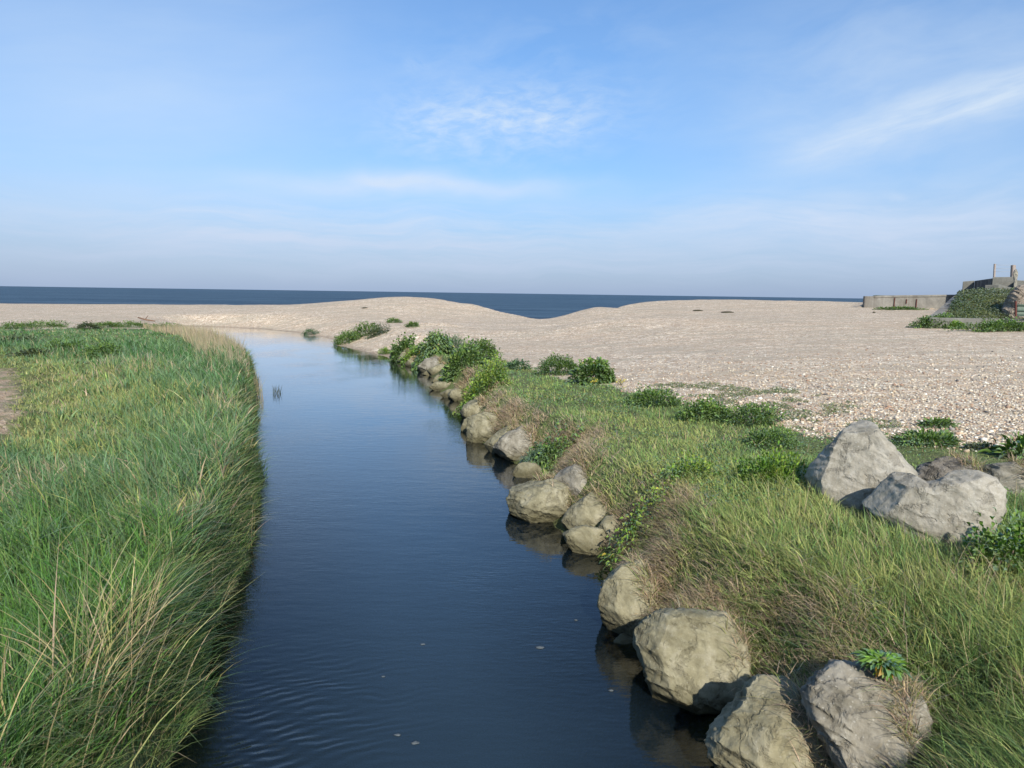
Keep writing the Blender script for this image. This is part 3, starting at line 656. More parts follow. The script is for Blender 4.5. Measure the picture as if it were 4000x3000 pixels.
def left_lip():
    # clumps hanging from the bank edge over the water
    M = 4200; per = 14; ls = np.array(left_shore[3:-2])
    cy_ = np.exp(rng.uniform(math.log(3.0), math.log(34), M)); cx_ = np.interp(cy_, ls[::-1, 1], ls[::-1, 0]) + rng.uniform(-.5, .30, M)
    hh = H(cx_, cy_); k = (fbm(cx_ * 1.3, cy_ * 1.3, 80, 3) + rng.normal(0, .08, M) > .40) & (hh > .08) & (hh < .85); cx_, cy_ = cx_[k], cy_[k]; M = len(cx_)
    i = np.repeat(np.arange(M), per); N = len(i); X = cx_[i] + rng.normal(0, .04, N); Y = cy_[i] + rng.normal(0, .06, N) * (1 + .03 * cy_[i])
    Z = np.maximum(H(X, Y), .06) - .02; th = rng.random(M)[i]; ta = rng.normal(-.1, .7, M)[i]; tl = rng.uniform(.4, 1.4, M)[i]; tcl = rng.random(M)[i]
    h = (.12 + .26 * th) * rng.uniform(.4, 1.2, N); w = (.0036 + .0008 * Y) * rng.uniform(.6, 1.2, N)
    dx = np.abs(rng.normal(1, .4, N)); dy = ta + rng.normal(0, .45, N)
    lean = np.clip(tl + rng.normal(0, .3, N), .1, 1.7)
    col = mixc([DK, GREEN, DK, GREEN, YEL, TAN], np.clip(tcl * .9 + rng.normal(0, .12, N), 0, 1))
    return blades("overhang", np.stack([X, Y, Z], -1), h, w, lean, dx, dy, col, MB, 3)
tag(obj("overhanging_grass", left_lip()), "tufts of green and straw grass hanging over the water from the left bank", "grass", kind='stuff')
def reeds():
    N = 5500
    ls = np.array(left_shore[:8]); yy = rng.uniform(17.5, 45, N); xx = np.interp(yy, ls[::-1, 1], ls[::-1, 0])
    X = xx + rng.uniform(-1.8, .2, N) * (.5 + yy / 45); Y = yy; Z = np.maximum(H(X, Y), 0)
    k = rng.random(N) < sstep(17, 26, yy) * .9 + .1; X, Y, Z = X[k], Y[k], Z[k]; n_ = len(X)
    h = rng.uniform(.35, .85, n_) * (1 - .45 * sstep(30, 44, Y)); w = (.003 + .0004 * Y) * rng.uniform(.7, 1.2, n_)
    col = mixc([(.42, .35, .23), (.46, .36, .25), (.32, .31, .16)], rng.random(n_))
    return blades("reeds", np.stack([X, Y, Z], -1), h, w, rng.uniform(.05, .45, n_), rng.normal(-.6, .6, n_), rng.normal(0, .6, n_), col, MB, 2)
tag(obj("dry_reeds", reeds()), "pale straw-coloured reeds standing at the bend of the stream", "reeds", kind='stuff')

def stems():
    L = []
    for px, py, n_, r, hh in [(290, 1430, 330, .42, .85), (330, 1330, 120, .35, .75), (420, 1290, 50, .3, .6), (230, 1690, 60, .35, .75), (300, 1640, 16, .25, .75), (60, 1720, 80, .45, .85), (150, 1530, 20, .5, .75), (350, 1600, 8, .12, .85), (520, 1130, 160, .35, .6), (540, 1010, 90, .5, .5)]:
        c = W(px, py, 1.0)
        for _ in range(n_):
            a = rng.normal(0, r * .6, 2); x, y = c[0] + a[0], c[1] + a[1]
            L.append((x, y, hh * rng.uniform(.6, 1.25)))
    A = np.array(L); k = poly_sd(A[:, 0], A[:, 1], RIVER) > .02; A = A[k]; n_ = len(A)
    B = np.stack([A[:, 0], A[:, 1], H(A[:, 0], A[:, 1])], -1)
    col = mixc([TAN, (.46, .37, .20), YEL, PINK], rng.random(n_))
    return blades("stems", B, A[:, 2], rng.uniform(.006, .011, n_), rng.uniform(.05, .9, n_), rng.normal(.35, .7, n_), rng.normal(0, .5, n_), col, MB, 4)
tag(obj("dead_grass_stems", stems()), "straw-coloured dead stems rising from the near left bank", "dead stems", kind='stuff')


SHORT = [w2(1700, 935, 1), w2(2212, 975, 1), w2(2300, 1010, 1), w2(1950, 1010, 1), w2(1700, 960, 1)]
def right_grass():
    X, Y, ox, oy, th, tcl = tussocks(50000, -.16, 1.55, 1.5, 34, lawn, 15, 150)
    s = poly_sd(X, Y, RIVER); k = s > .30
    X, Y, s, ox, oy, th, tcl = (v[k] for v in (X, Y, s, ox, oy, th, tcl))
    Z = H(X, Y); N = len(X); cl = fbm(X * .9, Y * .9, 150, 3)
    near = 1 - sstep(6.5, 11, Y); moss = np.clip(1 - poly_sd(X, Y, SHORT) / .8, 0, 1)
    lip = 1 - sstep(.6, 1.7, s)
    h = (.05 + .04 * cl + .04 * th + near * (.01 + .15 * cl + .13 * th) * (1 - .45 * lip)) * rng.uniform(.5, 1.3, N) * (1 - .7 * moss)
    w = (.0032 + .00085 * Y) * rng.uniform(.6, 1.3, N) * np.where(rng.random(N) < .1, 1.7, 1)
    wx, wy = wind(X + 30, Y)
    dx = wx * .45 + ox * .8 - .5 * lip + rng.normal(0, .6, N); dy = wy * .45 + .15 + oy * .8 + rng.normal(0, .6, N)
    lean = np.clip(.25 + .32 * np.hypot(ox, oy) + .25 * cl + rng.normal(0, .28, N) + .2 * lip, .03, 1.4)
    hue = fbm(X * .5, Y * .5, 160, 3)
    tt = np.clip(.46 - .10 * (1 - near) + (hue - .35) * .9 + (tcl - .5) * .45 + rng.normal(0, .12, N), 0, 1)
    col = mixc([BLUE, BLUE, GREEN, GREEN, YEL, YEL], tt, .2) * 1.15
    dryp = .05 + .06 * near + .30 * (1 - sstep(.4, 1.0, s)) * (fbm(X * 1.2, Y * 1.2, 170) > .42) + .22 * (fbm(X * .8, Y * .8, 175, 3) > .60) * near
    dry = rng.random(N) < dryp
    col[dry] = mixc([TAN, PINK, (.38, .27, .20)], rng.random(dry.sum()))
    h[dry] *= .7; lean[dry] += .3
    P = np.stack([X, Y, Z - .02], -1); k = clear_of_rocks(P, h)
    return blades("grass", P[k], h[k], w[k], lean[k], dx[k], dy[k], col[k], MB, 3)
tag(obj("bank_grass", right_grass()), "yellow-green grass covering the bank between the boulders and the shingle", "grass", kind='stuff')

def right_lip():
    N = 130000
    rs = np.array(right_shore[2:18]); yy = np.exp(rng.uniform(math.log(2.4), math.log(26), N))
    o = np.argsort(rs[:, 1]); xx = np.interp(yy, rs[o, 1], rs[o, 0]); off = np.abs(rng.normal(.10, .30, N)) + .20
    X = xx + off; Y = yy; s = poly_sd(X, Y, RIVER); k = s > .16; X, Y, off = X[k], Y[k], off[k]; Z = H(X, Y)
    cl = fbm(X * 1.6, Y * 1.6, 180, 3); k = rng.random(len(X)) < sstep(.38, .58, cl) * .75 + .12
    X, Y, Z, cl = X[k], Y[k], Z[k], cl[k]; N = len(X)
    h = (.05 + .14 * cl) * rng.uniform(.5, 1.5, N); w = (.0022 + .0007 * Y) * rng.uniform(.6, 1.2, N)
    dx = rng.normal(-.35, 1.0, N); dy = rng.normal(-.25, 1.0, N)
    lean = np.clip(rng.normal(1.1, .5, N), .2, 2.0)
    col = mixc([TAN, PINK, (.42, .30, .22), PINK, TAN, YEL], np.clip(rng.random(N), 0, 1), .2)
    P = np.stack([X, Y, Z + .02 + rng.uniform(0, .05, N)], -1); k = clear_of_rocks(P, h)
    return blades("thatch", P[k], h[k], w[k], lean[k], dx[k], dy[k], col[k], MB, 3, curl=1.2)
def rock_thatch():
    L = []
    for V, S, size in TOPS:
        sd_ = poly_sd(V[:, 0], V[:, 1], RIVER); hi = V[:, 2] - V[:, 2].min(); hi = hi / hi.max()
        wgt = np.clip((sd_ - np.percentile(sd_, 52)) / (.22 * size), 0, 1) * np.clip((hi - .45) * 4, 0, 1) * (fbm(V[:, 0] * 4, V[:, 1] * 4, 91, 3) > .42)
        if wgt.sum() < 1: continue
        n_ = int(1500 * min(size, 1.2) ** 2) + 120
        L.append(V[rng.choice(len(V), n_, p=wgt / wgt.sum())] + rng.normal(0, .015, (n_, 3)))
    P = np.concatenate(L); n_ = len(P); P[:, 2] -= .01
    k = np.clip(rng.normal(1.0, .5, n_), .1, 1.9); h = rng.uniform(.05, .20, n_)
    col = mixc([TAN, PINK, (.42, .30, .22), PINK, TAN, YEL, GREEN], np.clip(rng.random(n_), 0, 1), .2)
    return blades("thatch", P, h, (.0024 + .0008 * P[:, 1]) * rng.uniform(.6, 1.3, n_), k, rng.normal(-.6, .8, n_), rng.normal(-.35, .8, n_), col, MB, 3, curl=1.2)
tag(obj("boulder_thatch", rock_thatch()), "matted straw and dead roots lying over the backs of the waterside boulders", "dead grass", kind='stuff')
tag(obj("dry_thatch", right_lip()), "brown and pinkish dead grass matted above the boulders of the right bank", "dead grass", kind='stuff')

def seed_stalks():
    X, Y = scatter(5200, -.1, 1.0, 2.2, 16, lawn); k = (poly_sd(X, Y, RIVER) > .4) & (fbm(X * .9, Y * .9, 190, 3) > .45); X, Y = X[k], Y[k]; n_ = len(X)
    P = np.stack([X, Y, H(X, Y)], -1); h = rng.uniform(.18, .48, n_) * (1 - .45 * sstep(7, 11, Y)); k = clear_of_rocks(P, h)
    col = mixc([TAN, (.40, .36, .18), PINK, (.26, .17, .16)], rng.random(n_))
    return blades("seed_stalks", P[k], h[k], (.003 + .0006 * Y[k]), rng.uniform(.05, .9, k.sum()), rng.normal(-.3, .7, k.sum()), rng.normal(.1, .6, k.sum()), col[k], MB, 3)
tag(obj("seed_stalks", seed_stalks()), "thin straw-coloured seed stalks standing out of the grass of the right bank", "seed stalks", kind='stuff')

# ------------------------------------------------------------------ leafy plants
MLEAF = mat_blade("leaf", .28, .05)
def leaf_mesh(name, B, D, size, wid, col, fold=.25, droop=.3):
    """leaves: base points B, unit directions D"""
    N = len(B); up = np.array([0, 0, 1.0]); S = np.cross(D, up); S /= np.linalg.norm(S, axis=1)[:, None] + 1e-6
    ro = rng.uniform(-.9, .9, N)[:, None]; Nn = np.cross(S, D); S2 = S * np.cos(ro) + Nn * np.sin(ro); Nn = np.cross(S2, D)
    s = size[:, None]; w = (wid * size)[:, None]
    p0 = B; p1 = B + D * s * .5 + Nn * s * .06; p2 = B + D * s - np.array([0, 0, 1]) * s * droop
    l1 = p1 - D * s * .12 + S2 * w * .5 + Nn * w * fold; r1 = p1 - D * s * .12 - S2 * w * .5 + Nn * w * fold
    l2 = p1 + D * s * .18 + S2 * w * .42 + Nn * w * fold - np.array([0, 0, 1]) * s * droop * .4; r2 = p1 + D * s * .18 - S2 * w * .42 + Nn * w * fold - np.array([0, 0, 1]) * s * droop * .4
    V = np.stack([p0, l1, l2, p2, r2, r1, p1], 1).reshape(-1, 3)
    f = np.array([0, 6, 1, 0, 5, 6]); base = (np.arange(N) * 7)[:, None]
    tri = np.concatenate([base + np.array(t) for t in ([0, 6, 1], [1, 6, 2], [2, 6, 3], [3, 6, 4], [4, 6, 5], [5, 6, 0])], 1)
    return new_mesh(name, V, tri, np.full(6 * N, 3), MLEAF, False, np.repeat(col, 7, 0))
PG = [(.07, .135, .035), (.13, .22, .05), (.20, .30, .07)]
PY = [(.09, .19, .03), (.18, .30, .045), (.30, .38, .07)]
PB = [(.06, .13, .055), (.10, .18, .075), (.14, .22, .09)]
PX = [(.05, .08, .03), (.09, .12, .045), (.15, .17, .07)]
def tube(name, pts_, r, mat, parent=None, sides=6):
    pts_ = np.array(pts_, float); V = []; 
    for i, p in enumerate(pts_):
        d = pts_[min(i + 1, len(pts_) - 1)] - pts_[max(i - 1, 0)]; d /= np.linalg.norm(d) + 1e-9
        s = np.cross(d, [0.3, .1, 1]); s /= np.linalg.norm(s) + 1e-9; q = np.cross(d, s); rr = r[i] if hasattr(r, '__len__') else r
        for k in range(sides): V.append(p + rr * (s * math.cos(2 * math.pi * k / sides) + q * math.sin(2 * math.pi * k / sides)))
    F = []; n_ = len(pts_)
    for i in range(n_ - 1):
        for k in range(sides): F += [i * sides + k, i * sides + (k + 1) % sides, (i + 1) * sides + (k + 1) % sides, (i + 1) * sides + k]
    sz = [4] * ((n_ - 1) * sides); F += list(range(sides))[::-1] + list(range((n_ - 1) * sides, n_ * sides)); sz += [sides, sides]
    return V, F, sz
MSTEM = mat_simple("stem_material", (.10, .12, .04), (.18, .17, .07), 20)
MWOOD = mat_simple("dead_wood", (.30, .26, .21), (.50, .45, .38), 20)
def join(parts):
    V = []; F = []; S = []; o = 0
    for v, f, s in parts: V += list(v); F += [i + o for i in f]; S += s; o += len(v)
    return V, F, S
def shrub(box_, label, pal, n_, size, wid=.45, up=.35, droop=.3, name='shrub', cat='shrub', group=None, depth=.7, yellow=0, lumps=1.0, base_z=None, dead=0.0, zpl=None):
    x0, y0, x1, y1 = box_; xc = (x0 + x1) / 2
    P = hit(xc, y1) if zpl is None else W(xc, y1, zpl); D = P[1]
    rx = (x1 - x0) / 2 / FD * np.linalg.norm(P - CAM); ry = rx * depth
    C = P + np.array([P[0], P[1], 0]) / np.hypot(P[0], P[1]) * ry * .75
    gz = float(H(C[0], C[1])) if zpl is None else zpl
    d = ray(xc, y0); hz = max(((CAM + d * (C[1] / d[1]))[2] - gz) * .88, .06)
    C[2] = gz; rt = tag(obj(name, None, loc=C), label, cat, group)
    sd_ = int(abs(x0 * 7 + y0))
    th = rng.uniform(0, 2 * math.pi, n_); ph = np.arcsin(rng.uniform(0, 1, n_)); rr = rng.uniform(.25, 1, n_) ** .45
    lob = .30 + 1.30 * fbm(np.cos(th) * 2.2 * lumps + sd_, np.sin(th) * 2.2 * lumps + ph * 2.6, sd_, 3)
    Q = np.stack([np.cos(th) * np.cos(ph) * rx, np.sin(th) * np.cos(ph) * ry, np.sin(ph) * hz * 1.0], -1) * (rr * lob)[:, None]
    if zpl is None: Q[:, 2] += H(C[0] + Q[:, 0], C[1] + Q[:, 1]) - gz
    O = np.stack([np.cos(th) * np.cos(ph), np.sin(th) * np.cos(ph), np.sin(ph) + up], -1) + rng.normal(0, .45, (n_, 3)); O /= np.linalg.norm(O, axis=1)[:, None]
    hue = np.clip(fbm(Q[:, 0] * 3 / rx + sd_, Q[:, 1] * 3 / rx + Q[:, 2] * 2 / hz, 4, 2) + rng.normal(0, .2, n_), 0, 1)
    col = mixc(pal, hue, .15)
    if yellow: k = rng.random(n_) < yellow; col[k] = mixc([(.45, .33, .05), (.38, .36, .08)], rng.random(k.sum()))
    if dead: k = rng.random(n_) < dead; col[k] = mixc([TAN, PINK], rng.random(k.sum()))
    sz_ = size * rng.uniform(.6, 1.3, n_)
    obj('foliage', leaf_mesh('foliage', Q, O, sz_, wid, col, droop=droop), rt)
    ps = []
    for k in range(7):
        j = rng.integers(0, n_); e = Q[j]; ps.append(tube('', [(e[0] * .1, e[1] * .1, -.03), (e[0] * .5, e[1] * .5, e[2] * .6), tuple(e)], [.006 + .02 * size, .004 + .012 * size, .003 + .004 * size], None, sides=4))
    obj('stem', new_mesh('stem', *join(ps), MSTEM), rt)
    return rt
GB = "leafy plants on the right bank"; GS = "plants on the shingle"; GL = "leafy clumps on the far end of the left bank"; GWB = "scrub around the sea wall"
shrub((843,722,905,776), "dark green broad-leaved bush at the far end of the bank, above the spit", PG, 1500, .16, .5, group=GB, zpl=None)
shrub((890,719,972,784), "tallest dark green bush, with large drooping leaves over the far rocks", PG, 2200, .20, .42, up=.1, droop=.55, group=GB, yellow=.03)
shrub((862,752,915,782), "low yellowish green bush hanging over the far rocks", PY, 900, .12, .45, group=GB)
shrub((952,740,1040,808), "rounded bush above the smooth grey-tan boulder", PG + PB[1:2], 2400, .13, .4, group=GB)
shrub((1010,727,1076,780), "dark bush touching the shingle, behind the rounded bush", PG, 1600, .12, .4, group=GB)
shrub((925,722,1010,760), "feathery lighter green clump between the drooping bush and the dark bush", PB, 2200, .16, .12, up=1.2, group=GB)
shrub((986,790,1100,868), "yellow-green bush beside the white-stained rock", PY + PG[1:2], 3600, .085, .45, group=GB)
shrub((1085,775,1145,800), "low blue-green plant on the edge of the shingle", PB, 500, .09, .5, group=GB)
shrub((1162,766,1252,812), "dark green bush on the shingle edge, left one of a pair", PG, 2600, .095, .3, group=GB)
shrub((1243,773,1328,830), "dark green bush with broad glossy leaves, right one of a pair", PG, 1700, .13, .5, up=.2, group=GB, yellow=.01)
shrub((1348,834,1472,882), "flat leafy mat at the edge of the turf, farther of two", PG + PY[:1], 2600, .065, .45, group=GB)
shrub((1468,858,1580,912), "bright leafy mat spreading along the shingle, nearest the farther mat", PG + PY[:1], 2600, .065, .45, group=GB)
shrub((1560,872,1692,922), "low leafy mat ending beside the open shingle", PG + PX[:1], 2800, .06, .45, group=GB)
shrub((1590,926,1725,972), "dark leafy patch in the turf left of the triangular boulder", PG, 2400, .05, .45, group=GB)
shrub((1140,932,1246,1030), "glossy dark green plant growing down to the water between the boulders", PG + PY[:1], 1300, .085, .5, up=0, droop=.5, group=GB)
shrub((1124,968,1196,1028), "tuft of blue-green blades hanging over the water", PB, 900, .22, .07, up=.6, droop=.6, group=GB, name='grass_tuft', cat='grass tuft')
shrub((1318,1052,1450,1200), "trailing bright green leafy plant spilling down to the flat slab", PY + PG[1:2], 900, .062, .42, up=0, droop=.45, group=GB, yellow=.02)
shrub((1440,982,1550,1045), "bright green leafy clump in the middle of the turf", PY + PG[1:], 800, .06, .40, group=GB)
shrub((1585,975,1748,1066), "bright green weedy clump against the left foot of the triangular boulder", PY, 3200, .065, .32, up=.8, group=GB)
shrub((2100,1110,2290,1270), "large leafy plant at the edge of the picture below the notched pale boulder", PG + PY[:2], 1500, .07, .42, group=GB)
shrub((1945,936,2070,966), "dark low plant with narrow leaves between the turf and the shingle", PG, 1200, .12, .16, up=.7, group=GS)
shrub((1998,906,2052,926), "small low plant alone on the shingle behind the pale boulders", PG, 500, .09, .3, group=GS)
shrub((2160,946,2270,996), "broad-leaved dock on the shingle at the edge of the picture", PG, 170, .22, .30, up=.3, group=GS)
shrub((2088,955,2150,975), "small mossy clump between the low plant and the dock", PX, 500, .05, .4, group=GS)
shrub((718,712,775,744), "green bush beside the water on the far shingle", PG + PY[:1], 1500, .12, .4, group=GS)
shrub((752,696,818,728), "taller bush behind the dead branch on the far shingle", PG + PY[:1], 1800, .13, .4, group=GS)
shrub((790,702,840,728), "low olive bush just past the dead branch", PX, 1200, .10, .4, group=GS)
shrub((836,686,866,698), "small bush highest on the far shingle slope", PG, 500, .13, .4, group=GS)
shrub((876,695,908,707), "small bush beside the low shingle mound", PG, 500, .12, .4, group=GS)
shrub((652,710,688,724), "low green plant at the far waterline", PB, 500, .12, .4, group=GS)
shrub((818,750,846,766), "tuft of grass at the waterline below the spit", PY, 600, .14, .14, up=.9, group=GS)
for k, (x0, y0, x1, y1, pl, lb) in enumerate([(0,696,70,712,PG,"green clump at the outer edge of the far left bank"),(60,693,150,708,PG,"long low green clump along the far left bank"),(165,696,215,712,PX,"olive clump at the back of the left bank"),
        (205,694,262,708,PG,"bright clump at the back of the left bank, before the wide one"),(255,693,330,708,PG,"wide green clump beside the driftwood"),(318,698,398,714,PG,"dark green clump at the far corner of the left bank"),
        (95,728,185,762,PG,"leafy patch in the hollow of the left bank"),(170,738,268,776,PG,"broad-leaved patch beside the yellow grass of the left bank"),(0,722,80,745,PX,"grey-green patch at the edge of the picture on the left bank"),(30,752,110,772,PX,"olive patch above the trodden path")]):
    shrub((x0, y0, x1, y1), lb, pl, 1500, .10 if k < 6 else .085, .45, group=GL, depth=.5)
# dock rosette on the near grey boulder
def rosette(px, py, z, R, n_, label):
    C = W(px, py, z); rt = tag(obj('rosette_plant', None, loc=C), label, 'dock plant')
    a = rng.uniform(0, 2 * math.pi, n_); e = rng.uniform(.1, 1.1, n_)
    Dv = np.stack([np.cos(a) * np.cos(e), np.sin(a) * np.cos(e), np.sin(e)], -1)
    B = np.stack([np.cos(a), np.sin(a), 0 * a], -1) * rng.uniform(.0, .07, n_)[:, None]
    col = mixc([(.09, .19, .03), (.16, .31, .05), (.24, .38, .07)], rng.random(n_), .15)
    sz_ = R * (1.15 - .5 * e) * rng.uniform(.7, 1.2, n_)
    low = e < .35; k = low & (rng.random(n_) < .12) & (Dv[:, 1] < 0); col[k] = (.50, .30, .04)
    obj('foliage', leaf_mesh('foliage', B, Dv, sz_, .30, col, droop=.25), rt)
    obj('stem', new_mesh('stem', *tube('', [(0, 0, -.08), (0, 0, .05)], .015, None), MSTEM), rt)
rosette(1908, 1436, 1.0, .115, 320, "bright green dock rosette with two yellowed leaves on the near grey boulder")
# reed sprig standing in the stream
def sprig():
    C = W(597, 850, 0); rt = tag(obj('water_plant', None, loc=C), "small dark sprig of reeds standing in the stream off the left bank", 'water plant')
    n_ = 26; B = np.stack([rng.normal(0, .10, n_), rng.normal(0, .06, n_), np.full(n_, -.1)], -1)
    obj('stem', blades('stem', B, rng.uniform(.2, .48, n_), np.full(n_, .016), rng.uniform(0, .5, n_), rng.normal(0, 1, n_), rng.normal(0, 1, n_), mixc([(.04, .06, .03), (.09, .09, .04)], rng.random(n_)), MB, 3), rt)
sprig()
# yellow flowers by the right-hand bush of the pair
for px, py, lb in [(1282, 826, "yellow flowers at the foot of the glossy-leaved bush"), (1341, 828, "yellow flowers in the turf corner by the shingle")]:
    C = hit(px, py + 5); rt = tag(obj('yellow_flower', None, loc=C), lb, 'flowers', "yellow flowers at the edge of the turf")
    n_ = 40; B = np.stack([rng.normal(0, .06, n_), rng.normal(0, .05, n_), rng.uniform(.05, .16, n_)], -1); Dv = rng.normal(0, 1, (n_, 3)); Dv[:, 2] = np.abs(Dv[:, 2]); Dv /= np.linalg.norm(Dv, axis=1)[:, None]
    obj('blossom', leaf_mesh('blossom', B, Dv, np.full(n_, .04), .8, mixc([(.60, .50, .04), (.68, .60, .12)], rng.random(n_)), droop=0), rt)
    obj('stem', new_mesh('stem', *join([tube('', [(0, 0, 0), tuple(b)], .003, None, sides=4) for b in B[:14]]), MSTEM), rt)
# dead branch on the far spit, driftwood, wrack
def branch(px, py, s, label, name='dead_branch', cat='dead branch'):
    C = hit(px, py); ps = []
    for k in range(14):
        a = rng.uniform(0, 6.28); l = s * rng.uniform(.5, 1.1); e = rng.uniform(.4, 1.3)
        p1 = np.array([math.cos(a) * math.cos(e), .5 * math.sin(a), math.sin(e)]) * l * .5; p2 = p1 * 2 + rng.normal(0, .12 * s, 3)
        ps.append(tube('', [(0, 0, -.05), p1, p2], [.03 * s, .022 * s, .008 * s], None, sides=5))
    tag(obj(name, new_mesh(name, *join(ps), MWOOD), loc=C), label, cat)
branch(795, 724, .95, "pale dead branch sticking up from the spit beside the far bushes")
C = hit(322, 696); C2 = hit(310, 693)
tag(obj('driftwood', new_mesh('driftwood', *join([tube('', [(-.9, .1, .35), (-.3, 0, .2), (.5, -.1, .1)], [.05, .07, .05], None), tube('', [(-.3, 0, .2), (-.1, .1, .5)], [.04, .02], None)]), mat_simple("driftwood_material", (.12, .07, .045), (.22, .14, .09), 10)), loc=C), "dark reddish stick of driftwood lying behind the left bank", 'driftwood')
MW = mat_simple("wrack_material", (.03, .026, .016), (.09, .08, .045), 9)
for px, py, wpx, lb in [(788, 665, 13, "dark patch of dried seaweed on the high shingle mound"), (1508, 671, 20, "dark strand of seaweed on the upper beach, first of two"), (1572, 674.5, 26, "longer dark strand of seaweed on the upper beach"),
                        (3625 / 1.8083, 694.5, 0, ''), (1888, 675, 6, "small dark lump near the end of the sea wall")]:
    if not wpx: continue
    C = hit(px, py + 1); S, F = ICO[3]; r_ = wpx / 2 / FD * C[1]
    V = S * np.array([r_, r_ * .9, .07]) * (1 + (fbm3(S * 2.5 + px, 3, 3) - .5) * 1.2)[:, None]
    tag(obj('seaweed_clump', new_mesh('seaweed_clump', V, F, np.full(len(F), 3), MW), loc=C + np.array([0, 0, .03])), lb, 'seaweed', "dried seaweed on the beach")
# foam flecks drifting on the water
MF = mat_simple("foam_material", (.07, .09, .10), (.15, .17, .18), 30)
for k, (px, py, s, lb) in enumerate([(1166, 1399, .05, "largest pale foam fleck floating towards the right boulders"), (914, 1392, .028, "small foam fleck in mid stream above the two low ones"), (828, 1462, .020, "tiny foam fleck over the rippled water"),
        (859, 1588, .030, "foam fleck just left of the lowest one"), (897, 1605, .036, "lowest foam fleck on the near water"), (1320, 1492, .026, "foam fleck beside the shadowed water of the right boulders"), (1244, 1340, .022, "small floating feather-like fleck near the upright boulder")]):
    C = W(px, py, 0); S, F = ICO[3]
    s *= .75; V = S * np.array([s, s * .55, .004]) * (1 + (fbm3(S * 2.2 + k * 7, 3, 3) - .5) * 2.2)[:, None]
    tag(obj('foam_fleck', new_mesh('foam_fleck', V, F, np.full(len(F), 3), MF), loc=C + np.array([0, 0, .003])), lb, 'foam', "foam flecks floating on the stream")

# ------------------------------------------------------------------ moss and scrub cover
def moss():
    poly = [w2(1400, 822, 1.05), w2(1560, 815, 1.1), w2(1780, 838, 1.2), w2(1960, 890, 1.2), w2(2000, 925, 1.15), w2(1800, 925, 1.1), w2(1680, 905, 1.05), w2(1500, 860, 1.0)]
    X = rng.uniform(3, 17, 160000); Y = rng.uniform(9, 20, 160000); sdp = poly_sd(X, Y, poly)
    k = (sdp < 0) & (fbm(X * 2.2, Y * 2.2, 300, 4) + np.clip(-sdp * .04, 0, .06) > .575); X, Y = X[k], Y[k]; n_ = len(X)
    Dv = rng.normal(0, 1, (n_, 3)); Dv[:, 2] = np.abs(Dv[:, 2]) * .5; Dv /= np.linalg.norm(Dv, axis=1)[:, None]
    return leaf_mesh('moss', np.stack([X, Y, H(X, Y) + rng.uniform(0, .03, n_)], -1), Dv, np.full(n_, .035) * rng.uniform(.6, 1.4, n_), .5, mixc([(.09, .12, .03), (.19, .23, .055), (.10, .16, .04)], rng.random(n_)))
tag(obj('moss', moss()), "patches of green moss growing through the shingle", "moss", kind='stuff')
def scrub():
    X = rng.uniform(20, 42, 110000); Y = rng.uniform(32.5, 50, 110000); k = (poly_sd(X, Y, EMB) < -.15); X, Y = X[k], Y[k]; n_ = len(X)
    hgt = .08 + .38 * fbm(X * .7, Y * .7, 310, 3) * sstep(33, 35, Y) * (1 - .75 * sstep(38, 41, Y))
    Dv = rng.normal(0, 1, (n_, 3)); Dv[:, 2] = np.abs(Dv[:, 2]); Dv /= np.linalg.norm(Dv, axis=1)[:, None]
    hue = np.clip(fbm(X * .8, Y * .8 , 312, 3) * 1.6 - .3 + rng.normal(0, .15, n_), 0, 1)
    return leaf_mesh('scrub', np.stack([X, Y, H(X, Y) + hgt * rng.uniform(.2, 1, n_)], -1), Dv, .115 * rng.uniform(.6, 1.4, n_), .4, mixc([(.06, .10, .035), (.10, .14, .05), (.17, .19, .09), (.12, .15, .06)], hue))
tag(obj('scrub', scrub()), "tangled green scrub covering the slope behind the low concrete wall", "scrub", kind='stuff')
def cover():
    # short herbs in the turf of both banks
    L = []
    for poly, n_, ur in ((lawn, 60000, (.0, 1.0)), (meadow, 30000, (-1.0, -.35))):
        Y = np.exp(rng.uniform(math.log(6), math.log(36), n_)); X = rng.uniform(*ur, n_) * Y
        k = (poly_sd(X, Y, poly) < -.1) & (poly_sd(X, Y, RIVER) > .9) & (fbm(X * .9, Y * .9, 320, 3) > .56) & (Y > (7 if ur[0] >= 0 else 22)); L.append(np.stack([X[k], Y[k]], -1))
    A = np.concatenate(L); n_ = len(A); Dv = rng.normal(0, 1, (n_, 3)); Dv[:, 2] = np.abs(Dv[:, 2]); Dv /= np.linalg.norm(Dv, axis=1)[:, None]
    Z = H(A[:, 0], A[:, 1])
    return leaf_mesh('cover', np.stack([A[:, 0], A[:, 1], Z + rng.uniform(.02, .16, n_)], -1), Dv, (.02 + .0022 * A[:, 1]) * rng.uniform(.6, 1.4, n_), .45, mixc([PG[1], PG[2], PB[1], PY[0]], rng.random(n_)))
tag(obj('ground_cover', cover()), "small-leaved herbs scattered through the turf of the banks", "ground cover", kind='stuff')
